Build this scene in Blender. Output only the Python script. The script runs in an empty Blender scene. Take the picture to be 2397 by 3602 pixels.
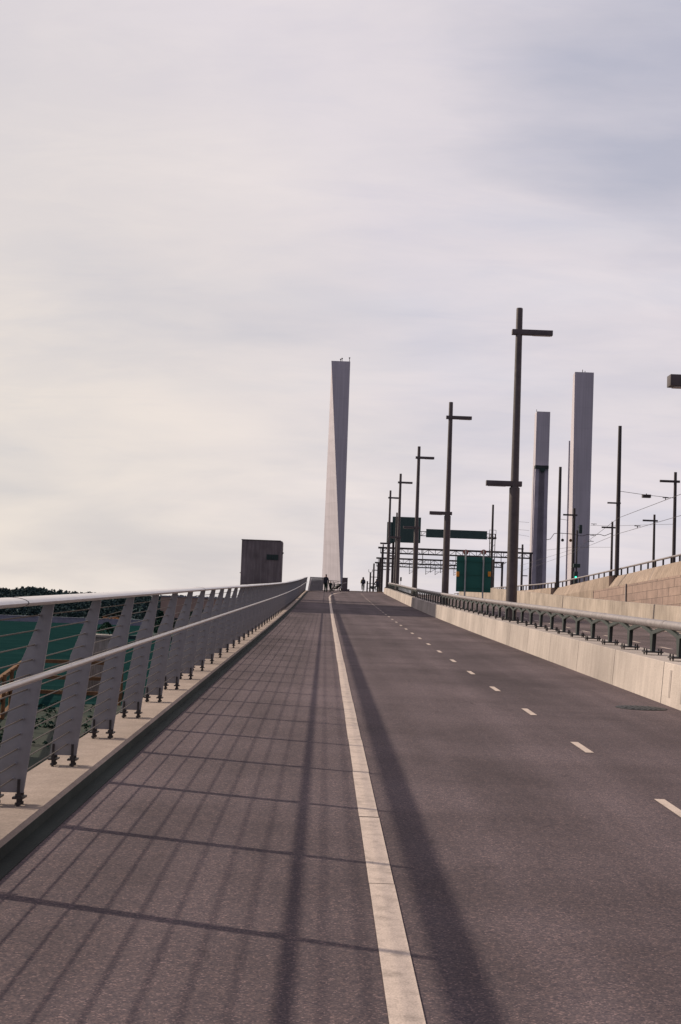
import bpy, bmesh, math, random
from mathutils import Vector, Matrix, Euler
random.seed(7)
sc = bpy.context.scene
col = sc.collection
PI = math.pi

# ------------------------------------------------------------------ camera
EYE = 1.65                      # eye height over the path
FPX, CX, CY = 5000.0, 1198.5, 1801.0
ROLL, PITCH, YAW = 0.037, math.atan(0.07), 0.00871
SLOPE = 0.02157                 # the bridge ramp climbs
fw = Vector((math.sin(YAW)*math.cos(PITCH), math.cos(YAW)*math.cos(PITCH), math.sin(PITCH)))
r0 = Vector((math.cos(YAW), -math.sin(YAW), 0)); u0 = r0.cross(fw)
rt = r0*math.cos(ROLL) + u0*math.sin(ROLL); up = u0*math.cos(ROLL) - r0*math.sin(ROLL)
cam = bpy.data.cameras.new('camera'); camo = bpy.data.objects.new('camera', cam); col.objects.link(camo)
m = Matrix.Identity(4)
for i in range(3):
    m[i][0], m[i][1], m[i][2] = rt[i], up[i], -fw[i]
m[2][3] = EYE
camo.matrix_world = m
cam.sensor_fit = 'VERTICAL'; cam.sensor_height = 36.0; cam.lens = FPX/3602*36
cam.clip_start = .1; cam.clip_end = 9000
sc.camera = camo

def at(px, py, y):              # a sighted direction followed out to the real distance y
    d = fw + rt*((px-CX)/FPX) - up*((py-CY)/FPX)
    d = d/d.y
    return Vector((0, 0, EYE)) + d*y

def Z(y):                       # height of the bridge deck along its length
    z = SLOPE*y
    if y > 43: z += 5.9e-5*(min(y, 114)-43)**2
    if y > 114:
        a = y-114; z += .0084*a - 1.165e-4*a*a
    return z
def LX(y):                      # how far the left edge has swung right beyond the crest
    return 0 if y < 141 else (y-141)*.02+.004*(y-141)**2
def BX(y):                      # foot of the right barrier
    return 4.93+.007*y + (3.4e-4*(y-120)**2 if y > 120 else 0)

# ------------------------------------------------------------------ materials
def mat(name, fn):
    mt = bpy.data.materials.new(name); mt.use_nodes = True
    nt = mt.node_tree; b = nt.nodes['Principled BSDF']
    fn(nt, b); return mt
def N(nt, t, **kw):
    n = nt.nodes.new(t)
    for k, v in kw.items():
        if k.startswith('i_'):
            kk = k[2:]
            n.inputs[int(kk) if kk.isdigit() else kk].default_value = v
        else: setattr(n, k, v)
    return n
def coords(nt, scale=(1, 1, 1), kind='Object'):
    t = N(nt, 'ShaderNodeTexCoord'); mp = N(nt, 'ShaderNodeMapping')
    mp.inputs['Scale'].default_value = scale
    nt.links.new(t.outputs[kind], mp.inputs['Vector']); return mp.outputs['Vector']
def noise(nt, v, scale, detail=4, rough=.55):
    n = N(nt, 'ShaderNodeTexNoise'); n.inputs['Scale'].default_value = scale
    n.inputs['Detail'].default_value = detail; n.inputs['Roughness'].default_value = rough
    nt.links.new(v, n.inputs['Vector']); return n.outputs['Fac']
def ramp(nt, f, stops):
    r = N(nt, 'ShaderNodeValToRGB'); e = r.color_ramp.elements
    while len(e) < len(stops): e.new(.5)
    for i, (p, c) in enumerate(stops):
        e[i].position = p; e[i].color = (*c, 1) if len(c) == 3 else c
    nt.links.new(f, r.inputs[0]); return r.outputs[0]
def mix(nt, a, b, f, mode='MIX'):
    x = N(nt, 'ShaderNodeMix', data_type='RGBA', blend_type=mode)
    for s, v in ((0, f), (6, a), (7, b)):
        if hasattr(v, 'links') or hasattr(v, 'is_linked'): nt.links.new(v, x.inputs[s])
        else: x.inputs[s].default_value = v if s == 0 else ((*v, 1) if len(v) == 3 else v)
    return x.outputs[2]
def bump(nt, b, f, strength, dist=.01):
    n = N(nt, 'ShaderNodeBump'); n.inputs['Strength'].default_value = strength
    n.inputs['Distance'].default_value = dist
    nt.links.new(f, n.inputs['Height']); nt.links.new(n.outputs[0], b.inputs['Normal'])
def g(v): return (v, v, v)

def concrete(c, stain=.35, rough=.9, streak=1.0, rnd=0.0):
    def fn(nt, b):
        v = coords(nt)
        big = noise(nt, v, .55, 5)
        base = mix(nt, tuple(x*(1-stain) for x in c), tuple(min(1, x*(1+stain*.45)) for x in c), ramp(nt, big, [(.3, g(0)), (.68, g(1))]))
        vs = coords(nt, (5, 5, .45))
        st = ramp(nt, noise(nt, vs, 1.2, 4), [(.44, g(.55)), (.6, g(1))])
        base = mix(nt, base, st, .55*streak, 'MULTIPLY')
        fine = ramp(nt, noise(nt, v, 60, 3), [(.3, g(.72)), (.7, g(1.12))])
        base = mix(nt, base, fine, .8, 'MULTIPLY')
        if rnd:
            oi = N(nt, 'ShaderNodeObjectInfo')
            base = mix(nt, base, ramp(nt, oi.outputs['Random'], [(0, g(1-rnd)), (1, g(1+rnd*.3))]), 1.0, 'MULTIPLY')
        nt.links.new(base, b.inputs['Base Color']); b.inputs['Roughness'].default_value = rough
        b.inputs['Specular IOR Level'].default_value = .25
        bump(nt, b, noise(nt, v, 45, 5), .35, .01)
    return fn
def paint(c, rough=.5, metal=0.0, var=.2, sc_=3.0, spec=.4):
    def fn(nt, b):
        v = coords(nt)
        f = ramp(nt, noise(nt, v, sc_, 6, .65), [(.3, g(1-var)), (.7, g(1+var*.5))])
        base = mix(nt, c, f, 1.0, 'MULTIPLY')
        nt.links.new(base, b.inputs['Base Color'])
        rr = N(nt, 'ShaderNodeMapRange'); rr.inputs['To Min'].default_value = max(.05, rough-.12); rr.inputs['To Max'].default_value = min(1, rough+.12)
        nt.links.new(noise(nt, v, sc_*4, 4), rr.inputs['Value']); nt.links.new(rr.outputs[0], b.inputs['Roughness'])
        b.inputs['Metallic'].default_value = metal; b.inputs['Specular IOR Level'].default_value = spec
    return fn
def asphalt(c):
    def fn(nt, b):
        v = coords(nt)
        # long tyre and foot polished lanes, patches, stains
        a = ramp(nt, noise(nt, coords(nt, (1.3, .035, 1)), 1.1, 5), [(.34, g(.80)), (.66, g(1.15))])
        p = ramp(nt, noise(nt, coords(nt, (.6, .3, 1)), .8, 7, .62), [(.36, g(.74)), (.5, g(1)), (.66, g(1.16))])
        tr = ramp(nt, noise(nt, coords(nt, (.05, .55, 1)), 1.0, 4), [(.4, g(.9)), (.6, g(1.06))])
        base = mix(nt, c, a, 1.0, 'MULTIPLY'); base = mix(nt, base, p, .9, 'MULTIPLY'); base = mix(nt, base, tr, 1.0, 'MULTIPLY')
        s = ramp(nt, noise(nt, coords(nt, (1.6, .7, 1)), 2.2, 9, .72), [(.61, g(1)), (.70, g(.60))])
        base = mix(nt, base, s, .7, 'MULTIPLY')
        # stones in the binder, tinted warm and cool
        st = N(nt, 'ShaderNodeTexVoronoi'); st.inputs['Scale'].default_value = 120; nt.links.new(v, st.inputs['Vector'])
        bw = N(nt, 'ShaderNodeSeparateColor'); nt.links.new(st.outputs['Color'], bw.inputs[0])
        base = mix(nt, base, ramp(nt, bw.outputs[0], [(0, (.55, .56, .62)), (.55, (.95, .93, .92)), (.86, (1.15, 1.06, 1.0)), (1, (2.2, 1.95, 1.8))]), .85, 'MULTIPLY')
        st2 = N(nt, 'ShaderNodeTexVoronoi'); st2.inputs['Scale'].default_value = 48; nt.links.new(v, st2.inputs['Vector'])
        bw2 = N(nt, 'ShaderNodeSeparateColor'); nt.links.new(st2.outputs['Color'], bw2.inputs[0])
        base = mix(nt, base, ramp(nt, bw2.outputs[1], [(0, (.72, .74, .80)), (.5, g(1)), (1, (1.28, 1.2, 1.14))]), .6, 'MULTIPLY')
        # hairline cracks here and there
        cr = N(nt, 'ShaderNodeTexVoronoi', feature='DISTANCE_TO_EDGE'); cr.inputs['Scale'].default_value = .33
        wv = N(nt, 'ShaderNodeVectorMath', operation='ADD'); nz = N(nt, 'ShaderNodeTexNoise'); nz.inputs['Scale'].default_value = 1.6; nz.inputs['Detail'].default_value = 6
        nt.links.new(v, nz.inputs['Vector']); nt.links.new(v, wv.inputs[0]); nt.links.new(nz.outputs['Color'], wv.inputs[1]); nt.links.new(wv.outputs[0], cr.inputs['Vector'])
        crf = ramp(nt, cr.outputs['Distance'], [(.0, g(.35)), (.006, g(1))])
        msk = ramp(nt, noise(nt, v, .28, 3), [(.56, g(0)), (.62, g(.8))])
        base = mix(nt, base, crf, msk, 'MULTIPLY')
        nt.links.new(base, b.inputs['Base Color']); b.inputs['Roughness'].default_value = .95
        b.inputs['Specular IOR Level'].default_value = .12
        bump(nt, b, bw.outputs[2], .25, .004)
    return fn
def tower_paint(nt, b):
    v = coords(nt)
    c = mix(nt, (.50, .455, .485), ramp(nt, noise(nt, v, .12, 5), [(.3, g(.92)), (.7, g(1.04))]), 1.0, 'MULTIPLY')
    c = mix(nt, c, ramp(nt, noise(nt, coords(nt, (1.6, 1.6, .05)), 1.5, 5), [(.42, g(.80)), (.6, g(1))]), .6, 'MULTIPLY')
    t = N(nt, 'ShaderNodeTexCoord'); sp = N(nt, 'ShaderNodeSeparateXYZ'); nt.links.new(t.outputs['Object'], sp.inputs[0])
    fr = N(nt, 'ShaderNodeMath', operation='PINGPONG'); fr.inputs[1].default_value = 2.1; nt.links.new(sp.outputs[2], fr.inputs[0])
    c = mix(nt, c, ramp(nt, fr.outputs[0], [(.0, g(.72)), (.035, g(1))]), .7, 'MULTIPLY')
    nt.links.new(c, b.inputs['Base Color']); b.inputs['Roughness'].default_value = .75; b.inputs['Specular IOR Level'].default_value = .15
def line_paint(nt, b):
    v = coords(nt)
    w = ramp(nt, noise(nt, v, 7, 6, .7), [(.30, g(.62)), (.5, g(.95)), (.75, g(1.05))])
    base = mix(nt, (.58, .475, .40), w, 1.0, 'MULTIPLY')
    fine = ramp(nt, noise(nt, v, 120, 2), [(.3, g(.7)), (.6, g(1.05))])
    base = mix(nt, base, fine, .9, 'MULTIPLY')
    worn = ramp(nt, noise(nt, v, 22, 5, .8), [(.66, g(0)), (.72, g(1))])
    base = mix(nt, base, (.10, .085, .085), worn)
    nt.links.new(base, b.inputs['Base Color']); b.inputs['Roughness'].default_value = .8
    b.inputs['Specular IOR Level'].default_value = .2
def blockwall(nt, b):
    t = N(nt, 'ShaderNodeTexCoord'); sep = N(nt, 'ShaderNodeSeparateXYZ'); nt.links.new(t.outputs['Object'], sep.inputs[0])
    mu = N(nt, 'ShaderNodeMath', operation='MULTIPLY'); mu.inputs[1].default_value = .02; nt.links.new(sep.outputs[1], mu.inputs[0])
    ad = N(nt, 'ShaderNodeMath', operation='ADD'); nt.links.new(sep.outputs[2], ad.inputs[0]); nt.links.new(mu.outputs[0], ad.inputs[1])
    my = N(nt, 'ShaderNodeMath', operation='MULTIPLY'); my.inputs[1].default_value = .3; nt.links.new(sep.outputs[1], my.inputs[0])
    cb = N(nt, 'ShaderNodeCombineXYZ'); nt.links.new(my.outputs[0], cb.inputs[0]); nt.links.new(ad.outputs[0], cb.inputs[1])
    br = N(nt, 'ShaderNodeTexBrick'); nt.links.new(cb.outputs[0], br.inputs['Vector'])
    br.inputs['Scale'].default_value = 1; br.inputs['Brick Width'].default_value = .72; br.inputs['Row Height'].default_value = .43
    br.inputs['Mortar Size'].default_value = .012; br.inputs['Mortar Smooth'].default_value = .2
    br.inputs['Color1'].default_value = (.34, .24, .195, 1); br.inputs['Color2'].default_value = (.27, .19, .16, 1); br.inputs['Mortar'].default_value = (.12, .085, .07, 1)
    v = coords(nt)
    n = ramp(nt, noise(nt, v, 1.5, 6), [(.3, g(.75)), (.7, g(1.1))])
    base = mix(nt, br.outputs['Color'], n, 1.0, 'MULTIPLY')
    base = mix(nt, base, ramp(nt, noise(nt, v, 30, 4), [(.3, g(.7)), (.7, g(1.15))]), .8, 'MULTIPLY')
    nt.links.new(base, b.inputs['Base Color']); b.inputs['Roughness'].default_value = .95
    bump(nt, b, noise(nt, v, 12, 6), .5, .03)
def water_m(nt, b):
    v = coords(nt, (1, 2.2, 1))
    c = ramp(nt, noise(nt, coords(nt, (.05, .13, 1)), 1, 9, .7), [(.3, (.006, .022, .022)), (.55, (.010, .033, .032)), (.75, (.02, .05, .048))])
    nt.links.new(c, b.inputs['Base Color']); b.inputs['Roughness'].default_value = .45
    b.inputs['Specular IOR Level'].default_value = 0.0
    bump(nt, b, noise(nt, v, 1.1, 6, .6), .6, .3)
def foliage(c1, c2):
    def fn(nt, b):
        v = coords(nt)
        nt.links.new(ramp(nt, noise(nt, v, .09, 6, .7), [(.3, c1), (.7, c2)]), b.inputs['Base Color'])
        b.inputs['Roughness'].default_value = .9; b.inputs['Specular IOR Level'].default_value = .1
    return fn
M = {}
M['kerb_shade'] = mat('kerb_shade_concrete', concrete((.055, .065, .055), .4, streak=.5))  # kerb concrete coloured dark, the shade on its face painted in
M['kerb_shadow_strip'] = mat('painted_kerb_shadow', concrete((.03, .038, .033), .4, streak=.2))  # near-black colour standing in for the kerb's cast shadow
M['asphalt'] = mat('asphalt', asphalt((.106, .085, .090)))
M['road_asphalt'] = mat('road_asphalt', asphalt((.125, .10, .10)))
M['line'] = mat('road_paint', line_paint)
M['kerb'] = mat('kerb_concrete', concrete((.36, .285, .235), .3, streak=.4))
M['barrier'] = mat('barrier_concrete', concrete((.475, .41, .365), .25, streak=.4, rnd=.16))
M['jersey'] = mat('weathered_concrete', concrete((.43, .36, .30), .3, streak=.6, rnd=.15))
M['parapet'] = mat('tan_concrete', concrete((.37, .285, .225), .25))
M['blocks'] = mat('tan_blockwork', blockwall)
M['fin'] = mat('grey_steel_paint', paint((.285, .28, .285), .55, 0, .25, 4))
M['handrail'] = mat('brushed_aluminium', paint((.70, .67, .64), .4, .35, .1, 9))
M['tube'] = mat('polished_steel', paint((.62, .57, .52), .38, .7, .12, 5))
M['wire'] = mat('steel_wire', paint((.12, .095, .075), .6, .2, .3, 30))
M['bolt'] = mat('dark_bolt', paint((.05, .045, .045), .5, .5, .3, 40))
M['zinc'] = mat('galvanised_tube', paint((.27, .24, .235), .5, .4, .3, 7))
M['post'] = mat('dark_green_steel', paint((.05, .06, .055), .5, .2, .25, 8))
M['pole'] = mat('dark_bronze_paint', paint((.09, .074, .071), .42, .15, .3, 4))
M['pole_far'] = mat('dark_steel', paint((.045, .036, .036), .6, .1, .25, 2))
M['lens'] = mat('lamp_lens', paint((.45, .43, .4), .3, 0, .1, 5))
M['tower'] = mat('tower_paint', tower_paint)
M['tower_dark'] = mat('tower_machinery', paint((.40, .36, .41), .8, 0, .2, .4, .1))
M['tower_black'] = mat('tower_cap', paint((.035, .04, .04), .7, 0, .3, .6))
M['block'] = mat('dark_block_concrete', concrete((.25, .215, .215), .4, streak=.9))
M['panel'] = mat('dark_green_panel', paint((.015, .035, .03), .5, 0, .3, 3))
M['signback'] = mat('green_sign_back', paint((.008, .10, .078), .6, 0, .12, 2))
M['signfar'] = mat('dark_sign_back', paint((.028, .062, .058), .6, 0, .2, 1))
M['signpost'] = mat('grey_sign_tube', paint((.30, .33, .33), .45, .4, .2, 8))
M['amber'] = mat('amber_lamp_housing', paint((.62, .25, .02), .4, 0, .15, 10))
M['redback'] = mat('faded_red_disc', paint((.30, .105, .085), .6, 0, .3, 8))
M['cabinet'] = mat('cabinet_paint', paint((.085, .07, .08), .6, 0, .2, 4))
M['whitepart'] = mat('white_paint', paint((.75, .72, .68), .5, 0, .15, 5))
M['rust'] = mat('rusty_timber', paint((.19, .105, .055), .85, 0, .4, 1.5, .1))
M['pier'] = mat('pale_pier_concrete', concrete((.36, .33, .30), .25))
M['quay'] = mat('quay_stone', concrete((.26, .26, .32), .2, streak=.6))
M['hillm'] = mat('hill_soil', foliage((.022, .042, .046), (.03, .054, .05)))
M['forest'] = mat('dark_conifers', foliage((.028, .052, .058), (.042, .072, .068)))
M['trees'] = mat('dark_leaves', foliage((.012, .04, .03), (.03, .075, .05)))
M['bank'] = mat('scrubby_bank', foliage((.022, .036, .026), (.055, .055, .042)))
M['water'] = mat('river_water', water_m)
M['pinkwall'] = mat('pink_plaster', paint((.34, .235, .195), .9, 0, .12, .1, .1))
M['orange'] = mat('orange_boards', paint((.60, .27, .10), .9, 0, .15, .4, .1))
M['roof'] = mat('pale_roof', paint((.34, .30, .22), .8, 0, .2, .3, .1))
M['glass'] = mat('dark_window', paint((.03, .03, .035), .15, 0, .1, 2, .6))
M['timber_white'] = mat('white_boards', paint((.7, .68, .68), .7, 0, .2, 3))
M['skin'] = mat('skin', paint((.42, .25, .18), .6, 0, .1, 10))
M['jacket'] = mat('dark_jacket', paint((.035, .037, .05), .9, 0, .3, 12, .1))
M['trousers'] = mat('dark_green_trousers', paint((.02, .034, .03), .9, 0, .3, 12, .1))
M['hair'] = mat('dark_hair', paint((.02, .015, .012), .7, 0, .3, 30, .2))
M['yellow'] = mat('yellow_green_vest', paint((.42, .42, .06), .8, 0, .2, 10, .1))
M['rubber'] = mat('black_rubber', paint((.02, .02, .02), .8, 0, .3, 20, .2))
M['tramdeck'] = mat('tram_deck_concrete', concrete((.3, .27, .24), .3))
M['plaster'] = mat('shade_caster_plaster', concrete((.4, .36, .33), .2))
M['grate'] = mat('cast_iron', paint((.03, .03, .03), .6, .4, .3, 20))
M['scar'] = mat('grey_filler', concrete((.36, .31, .28), .2))
M['paintedwhite'] = mat('end_post_paint', paint((.72, .68, .62), .5, 0, .1, 6))
def greenlamp(nt, b):
    b.inputs['Base Color'].default_value = (.02, .5, .3, 1)
    b.inputs['Emission Color'].default_value = (.05, 1, .55, 1); b.inputs['Emission Strength'].default_value = 2.5
M['green'] = mat('lit_green_signal', greenlamp)

# ------------------------------------------------------------------ mesh helpers
class MB:
    def __init__(s): s.bm = bmesh.new()
    def face(s, pts, mi=0):
        f = s.bm.faces.new([s.bm.verts.new(p) for p in pts]); f.material_index = mi; return f
    def hull(s, a, b, mi=0):           # two matching loops joined, capped
        va = [s.bm.verts.new(p) for p in a]; vb = [s.bm.verts.new(p) for p in b]; n = len(a)
        fs = [s.bm.faces.new(va), s.bm.faces.new(vb[::-1])]
        for i in range(n):
            j = (i+1) % n; fs.append(s.bm.faces.new((va[i], vb[i], vb[j], va[j])))
        for f in fs: f.material_index = mi
        return s
    def box(s, x0, x1, y0, y1, z0, z1, mi=0):
        return s.hull([(x0, y0, z0), (x1, y0, z0), (x1, y1, z0), (x0, y1, z0)], [(x0, y0, z1), (x1, y0, z1), (x1, y1, z1), (x0, y1, z1)], mi)
    def loops(s, L, cap=True, mi=0):   # a chain of loops
        V = [[s.bm.verts.new(p) for p in l] for l in L]; n = len(L[0])
        for a, b in zip(V, V[1:]):
            for i in range(n):
                j = (i+1) % n; s.bm.faces.new((a[i], b[i], b[j], a[j])).material_index = mi
        if cap:
            s.bm.faces.new(V[0]).material_index = mi; s.bm.faces.new(V[-1][::-1]).material_index = mi
        return s
    def sweep(s, sec, ys, fx=lambda y: 0, fz=Z, mi=0):
        return s.loops([[(x+fx(y), y, z+fz(y)) for x, z in sec] for y in ys], True, mi)
    def tube(s, pts, r, n=8, mi=0):
        pts = [Vector(p) for p in pts]; L = []
        rs = r if isinstance(r, (list, tuple)) else [r]*len(pts)
        for i, p in enumerate(pts):
            d = (pts[min(i+1, len(pts)-1)]-pts[max(i-1, 0)]).normalized()
            a = Vector((0, 0, 1)) if abs(d.z) < .9 else Vector((0, 1, 0))
            u = d.cross(a).normalized(); w = d.cross(u)
            L.append([p+(u*math.cos(2*PI*k/n)+w*math.sin(2*PI*k/n))*rs[i] for k in range(n)])
        return s.loops(L, True, mi)
    def disc(s, c, r, t, n=20, mi=0):  # upright round plate facing the y axis
        c = Vector(c)
        return s.hull([c+Vector((r*math.cos(2*PI*k/n), -t/2, r*math.sin(2*PI*k/n))) for k in range(n)],
                      [c+Vector((r*math.cos(2*PI*k/n), t/2, r*math.sin(2*PI*k/n))) for k in range(n)], mi)
    def torus(s, c, R, r, n=24, k=6, mi=0):   # wheel in the yz plane
        c = Vector(c); V = []
        for i in range(n):
            a = 2*PI*i/n; d = Vector((0, math.cos(a), math.sin(a)))
            V.append([s.bm.verts.new(c+d*(R+r*math.cos(2*PI*j/k))+Vector((r*math.sin(2*PI*j/k), 0, 0))) for j in range(k)])
        for i in range(n):
            for j in range(k):
                s.bm.faces.new((V[i][j], V[(i+1) % n][j], V[(i+1) % n][(j+1) % k], V[i][(j+1) % k])).material_index = mi
        return s
    def build(s, name, mats, parent=None, smooth=True, bevel=0, local=False):
        if parent is not None and not local:
            bmesh.ops.translate(s.bm, verts=s.bm.verts, vec=-parent.location)
        bmesh.ops.recalc_face_normals(s.bm, faces=s.bm.faces)
        if bevel:
            es = [e for e in s.bm.edges if len(e.link_faces) == 2 and e.calc_face_angle(0) > .6]
            bmesh.ops.bevel(s.bm, geom=es, offset=bevel, segments=2, profile=.6, affect='EDGES', clamp_overlap=True)
        me = bpy.data.meshes.new(name); s.bm.to_mesh(me); s.bm.free()
        for mm in (mats if isinstance(mats, (list, tuple)) else [mats]): me.materials.append(mm)
        if smooth:
            for p in me.polygons: p.use_smooth = True
            me.set_sharp_from_angle(angle=math.radians(32))
        o = bpy.data.objects.new(name, me); col.objects.link(o)
        if parent is not None: o.parent = parent
        return o
def tag(o, label=None, cat=None, group=None, kind=None):
    if label: o['label'] = label
    if cat: o['category'] = cat
    if group: o['group'] = group
    if kind: o['kind'] = kind
    return o
def thing(name, loc, label, cat, group=None):
    o = bpy.data.objects.new(name, None); col.objects.link(o); o.location = loc
    o.empty_display_size = .2
    return tag(o, label, cat, group)
def cp(o, parent, loc=None, rot=None):
    c = o.copy(); col.objects.link(c); c.parent = parent
    if loc is not None: c.location = loc
    if rot is not None: c.rotation_euler = rot
    return c
def frange(a, b, st):
    n = max(1, int(round((b-a)/st))); return [a+(b-a)*i/n for i in range(n+1)]

# ------------------------------------------------------------------ the deck
ys = frange(-6, 230, 2)
b = MB()
pr = None
for y in ys:
    zz = Z(y); xl = -1.80+LX(y); xr = BX(y)+.2
    row = [b.bm.verts.new((xl+(xr-xl)*k/8, y, zz)) for k in range(9)]
    if pr:
        for k in range(8): b.bm.faces.new((pr[k], pr[k+1], row[k+1], row[k]))
    pr = row
tag(b.build('path', M['asphalt']), kind='structure')
b = MB(); b.sweep([(5.35, -.02), (15.2, -.02), (15.2, -.5), (5.35, -.5)], frange(-6, 240, 3), lambda y: BX(y)-4.93)
tag(b.build('road', M['road_asphalt'], smooth=False), kind='structure')
ky = frange(-6, 141, 3)+frange(143, 200, 3)
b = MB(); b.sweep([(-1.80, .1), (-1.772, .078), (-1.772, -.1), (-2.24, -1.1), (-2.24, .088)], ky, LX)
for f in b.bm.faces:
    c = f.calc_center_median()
    if c.y < 140 and abs(c.x+1.772) < .004: f.material_index = 1  # upright face takes the painted shade colour
tag(b.build('kerb', [M['kerb'], M['kerb_shade']], smooth=False), kind='structure')
b = MB(); b.sweep([(-1.771, .006), (-1.66, .006), (-1.66, -.05), (-1.771, -.05)], ky, LX)  # dark strip laid along the kerb foot as its painted shadow
tag(b.build('kerb_shadow_strip', M['kerb_shadow_strip'], smooth=False), kind='structure')
b = MB(); b.sweep([(-1.9, -.06), (15.4, -.52), (15.4, -1.7), (-1.5, -1.7)], frange(-6, 240, 4), lambda y: 0)
tag(b.build('bridge_deck', M['tramdeck'], smooth=False), kind='structure')
# markings: the long edge line, laid in lengths with hairline joints, and the cycle lane dashes
b = MB()
def strip(b, x0, x1, ya, yb, fx, st=1.0):
    pr = None
    for y in frange(ya, yb, st):
        r = [b.bm.verts.new((x+fx(y), y, Z(y)+.005)) for x in (x0, x1)]
        if pr: b.bm.faces.new((pr[0], pr[1], r[1], r[0]))
        pr = r
wl = lambda y: 0 if y < 112 else .0011*(y-112)**2
y = -4.0; k = 0
while y < 176:
    L = (2.35, 2.5, 2.2)[k % 3]; j = random.uniform(-.004, .004)
    strip(b, .30+j, .438+j, y, y+L-(.03 if k % 4 == 1 else .012), wl, .6); y += L; k += 1
tag(b.build('edge_line', M['line'], smooth=False), kind='structure')
b = MB()
for k in range(-2, 36):
    y = 6.5+4.02*k
    strip(b, -.042, .042, y-.02, y+.93, lambda q: 2.66+.0058*q+(3.0e-4*(q-120)**2 if q > 120 else 0), .3)
tag(b.build('lane_dashes', M['line'], smooth=False), kind='structure')
b = MB()
def rstrip(b, x0, x1, ya, yb):
    pr = None
    for y in frange(ya, yb, 1.0):
        r = [b.bm.verts.new((x+BX(y)-4.93, y, Z(y)-.014)) for x in (x0, x1)]
        if pr: b.bm.faces.new((pr[0], pr[1], r[1], r[0]))
        pr = r
for k in range(18):
    y = 10+4.6*k
    rstrip(b, 10.0, 10.12, y, y+1.6)
rstrip(b, 5.95, 6.07, -4, 190)
rstrip(b, 14.2, 14.32, -4, 190)
tag(b.build('road_dashes', M['line'], smooth=False), kind='structure')

# ------------------------------------------------------------------ left railing
rail = thing('railing', (-2.0, 0, 0), 'long grey railing with tapered steel fins, thin wires and a broad pale handrail', 'railing')
yend = 141.5
posts = [9.5+1.985*k for k in range(-5, 67)]
# one fin, its origin on the kerb
fb = MB()
prof = [(-2.15, .178), (-1.937, .178), (-1.868, .80), (-1.797, 1.43), (-1.862, 1.43), (-1.928, 1.22), (-2.0, 1.03), (-2.022, .97)]
fb.hull([(x+2.0, -.011, z) for x, z in prof], [(x+2.0, .011, z) for x, z in prof])
for k in range(12):             # small ferrules where the wires pass
    z = .27+.098*k; xc = -2.035+.155*(z/1.4)
    fb.tube([(xc+2.0, -.035, z), (xc+2.0, .035, z)], .009, 8)
fin = fb.build('post', M['fin'], None, bevel=.002)
fin.parent = rail; fin.location = (0, posts[0], Z(posts[0])); 
def boltset(x):
    q = MB()
    for dy in (-.045, .045):
        q.tube([(x+2.0, dy, .085), (x+2.0, dy, .27)], .011, 8)
        q.tube([(x+2.0, dy, .155), (x+2.0, dy, .176)], .02, 6)
        q.tube([(x+2.0, dy, .10), (x+2.0, dy, .118)], .02, 6)
    q.box(x+1.965, x+2.035, -.07, .07, .142, .156)
    return q
bo1 = boltset(-1.962).build('anchor_bolt', M['bolt'], fin, local=True)
bo2 = boltset(-2.115).build('anchor_bolt', M['bolt'], fin, local=True)
for y in posts[1:]:
    f = cp(fin, rail, (0, y, Z(y)))
    cp(bo1, f); cp(bo2, f)
rys = frange(-6, yend, 2.0)
b = MB(); b.sweep([(-1.83+.1*math.cos(a), 1.452+.029*math.sin(a)) for a in [2*PI*k/20 for k in range(20)]], rys)
hr = b.build('handrail', M['handrail'], rail)
for y in (8.35, 20.6, 32.9, 45.2, 57.5, 69.8, 94.4, 119):
    q = MB(); q.sweep([(-1.83+.1025*math.cos(a), 1.452+.0315*math.sin(a)) for a in [2*PI*k/20 for k in range(20)]], [y, y+.012]); q.build('rail_joint', M['bolt'], hr, local=True)
    for o in hr.children: o.location = -rail.location
b = MB(); b.sweep([(-1.765+.0215*math.cos(a), .98+.0215*math.sin(a)) for a in [2*PI*k/14 for k in range(14)]], rys); b.build('mid_rail', M['tube'], rail)
for y in posts:
    pass
b = MB()
for y in posts:
    b.box(-1.86, -1.775, y-.012, y+.012, Z(y)+.955, Z(y)+.972)
b.build('rail_bracket', M['fin'], rail)
rail.children[-1]['kind'] = 'stuff'
for k in range(12):
    z = .27+.098*k; xc = -2.035+.155*(z/1.4); q = MB()
    q.sweep([(xc+.0045*math.cos(a), z+.0045*math.sin(a)) for a in [2*PI*i/6 for i in range(6)]], rys)
    q.build('wire', M['wire'], rail)
# pale slanted end post
p0 = at(1084, 2079, 141.8); p1 = at(1095, 2033, 141.8)
b = MB(); b.hull([(p0.x-.05, 141.7, p0.z), (p0.x+.08, 141.7, p0.z), (p0.x+.08, 141.78, p0.z), (p0.x-.05, 141.78, p0.z)],
                 [(p1.x-.05, 141.7, p1.z), (p1.x+.08, 141.7, p1.z), (p1.x+.08, 141.78, p1.z), (p1.x-.05, 141.78, p1.z)])
o = b.build('end_post', M['paintedwhite'], rail); o['label'] = 'pale slanted end post'
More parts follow.
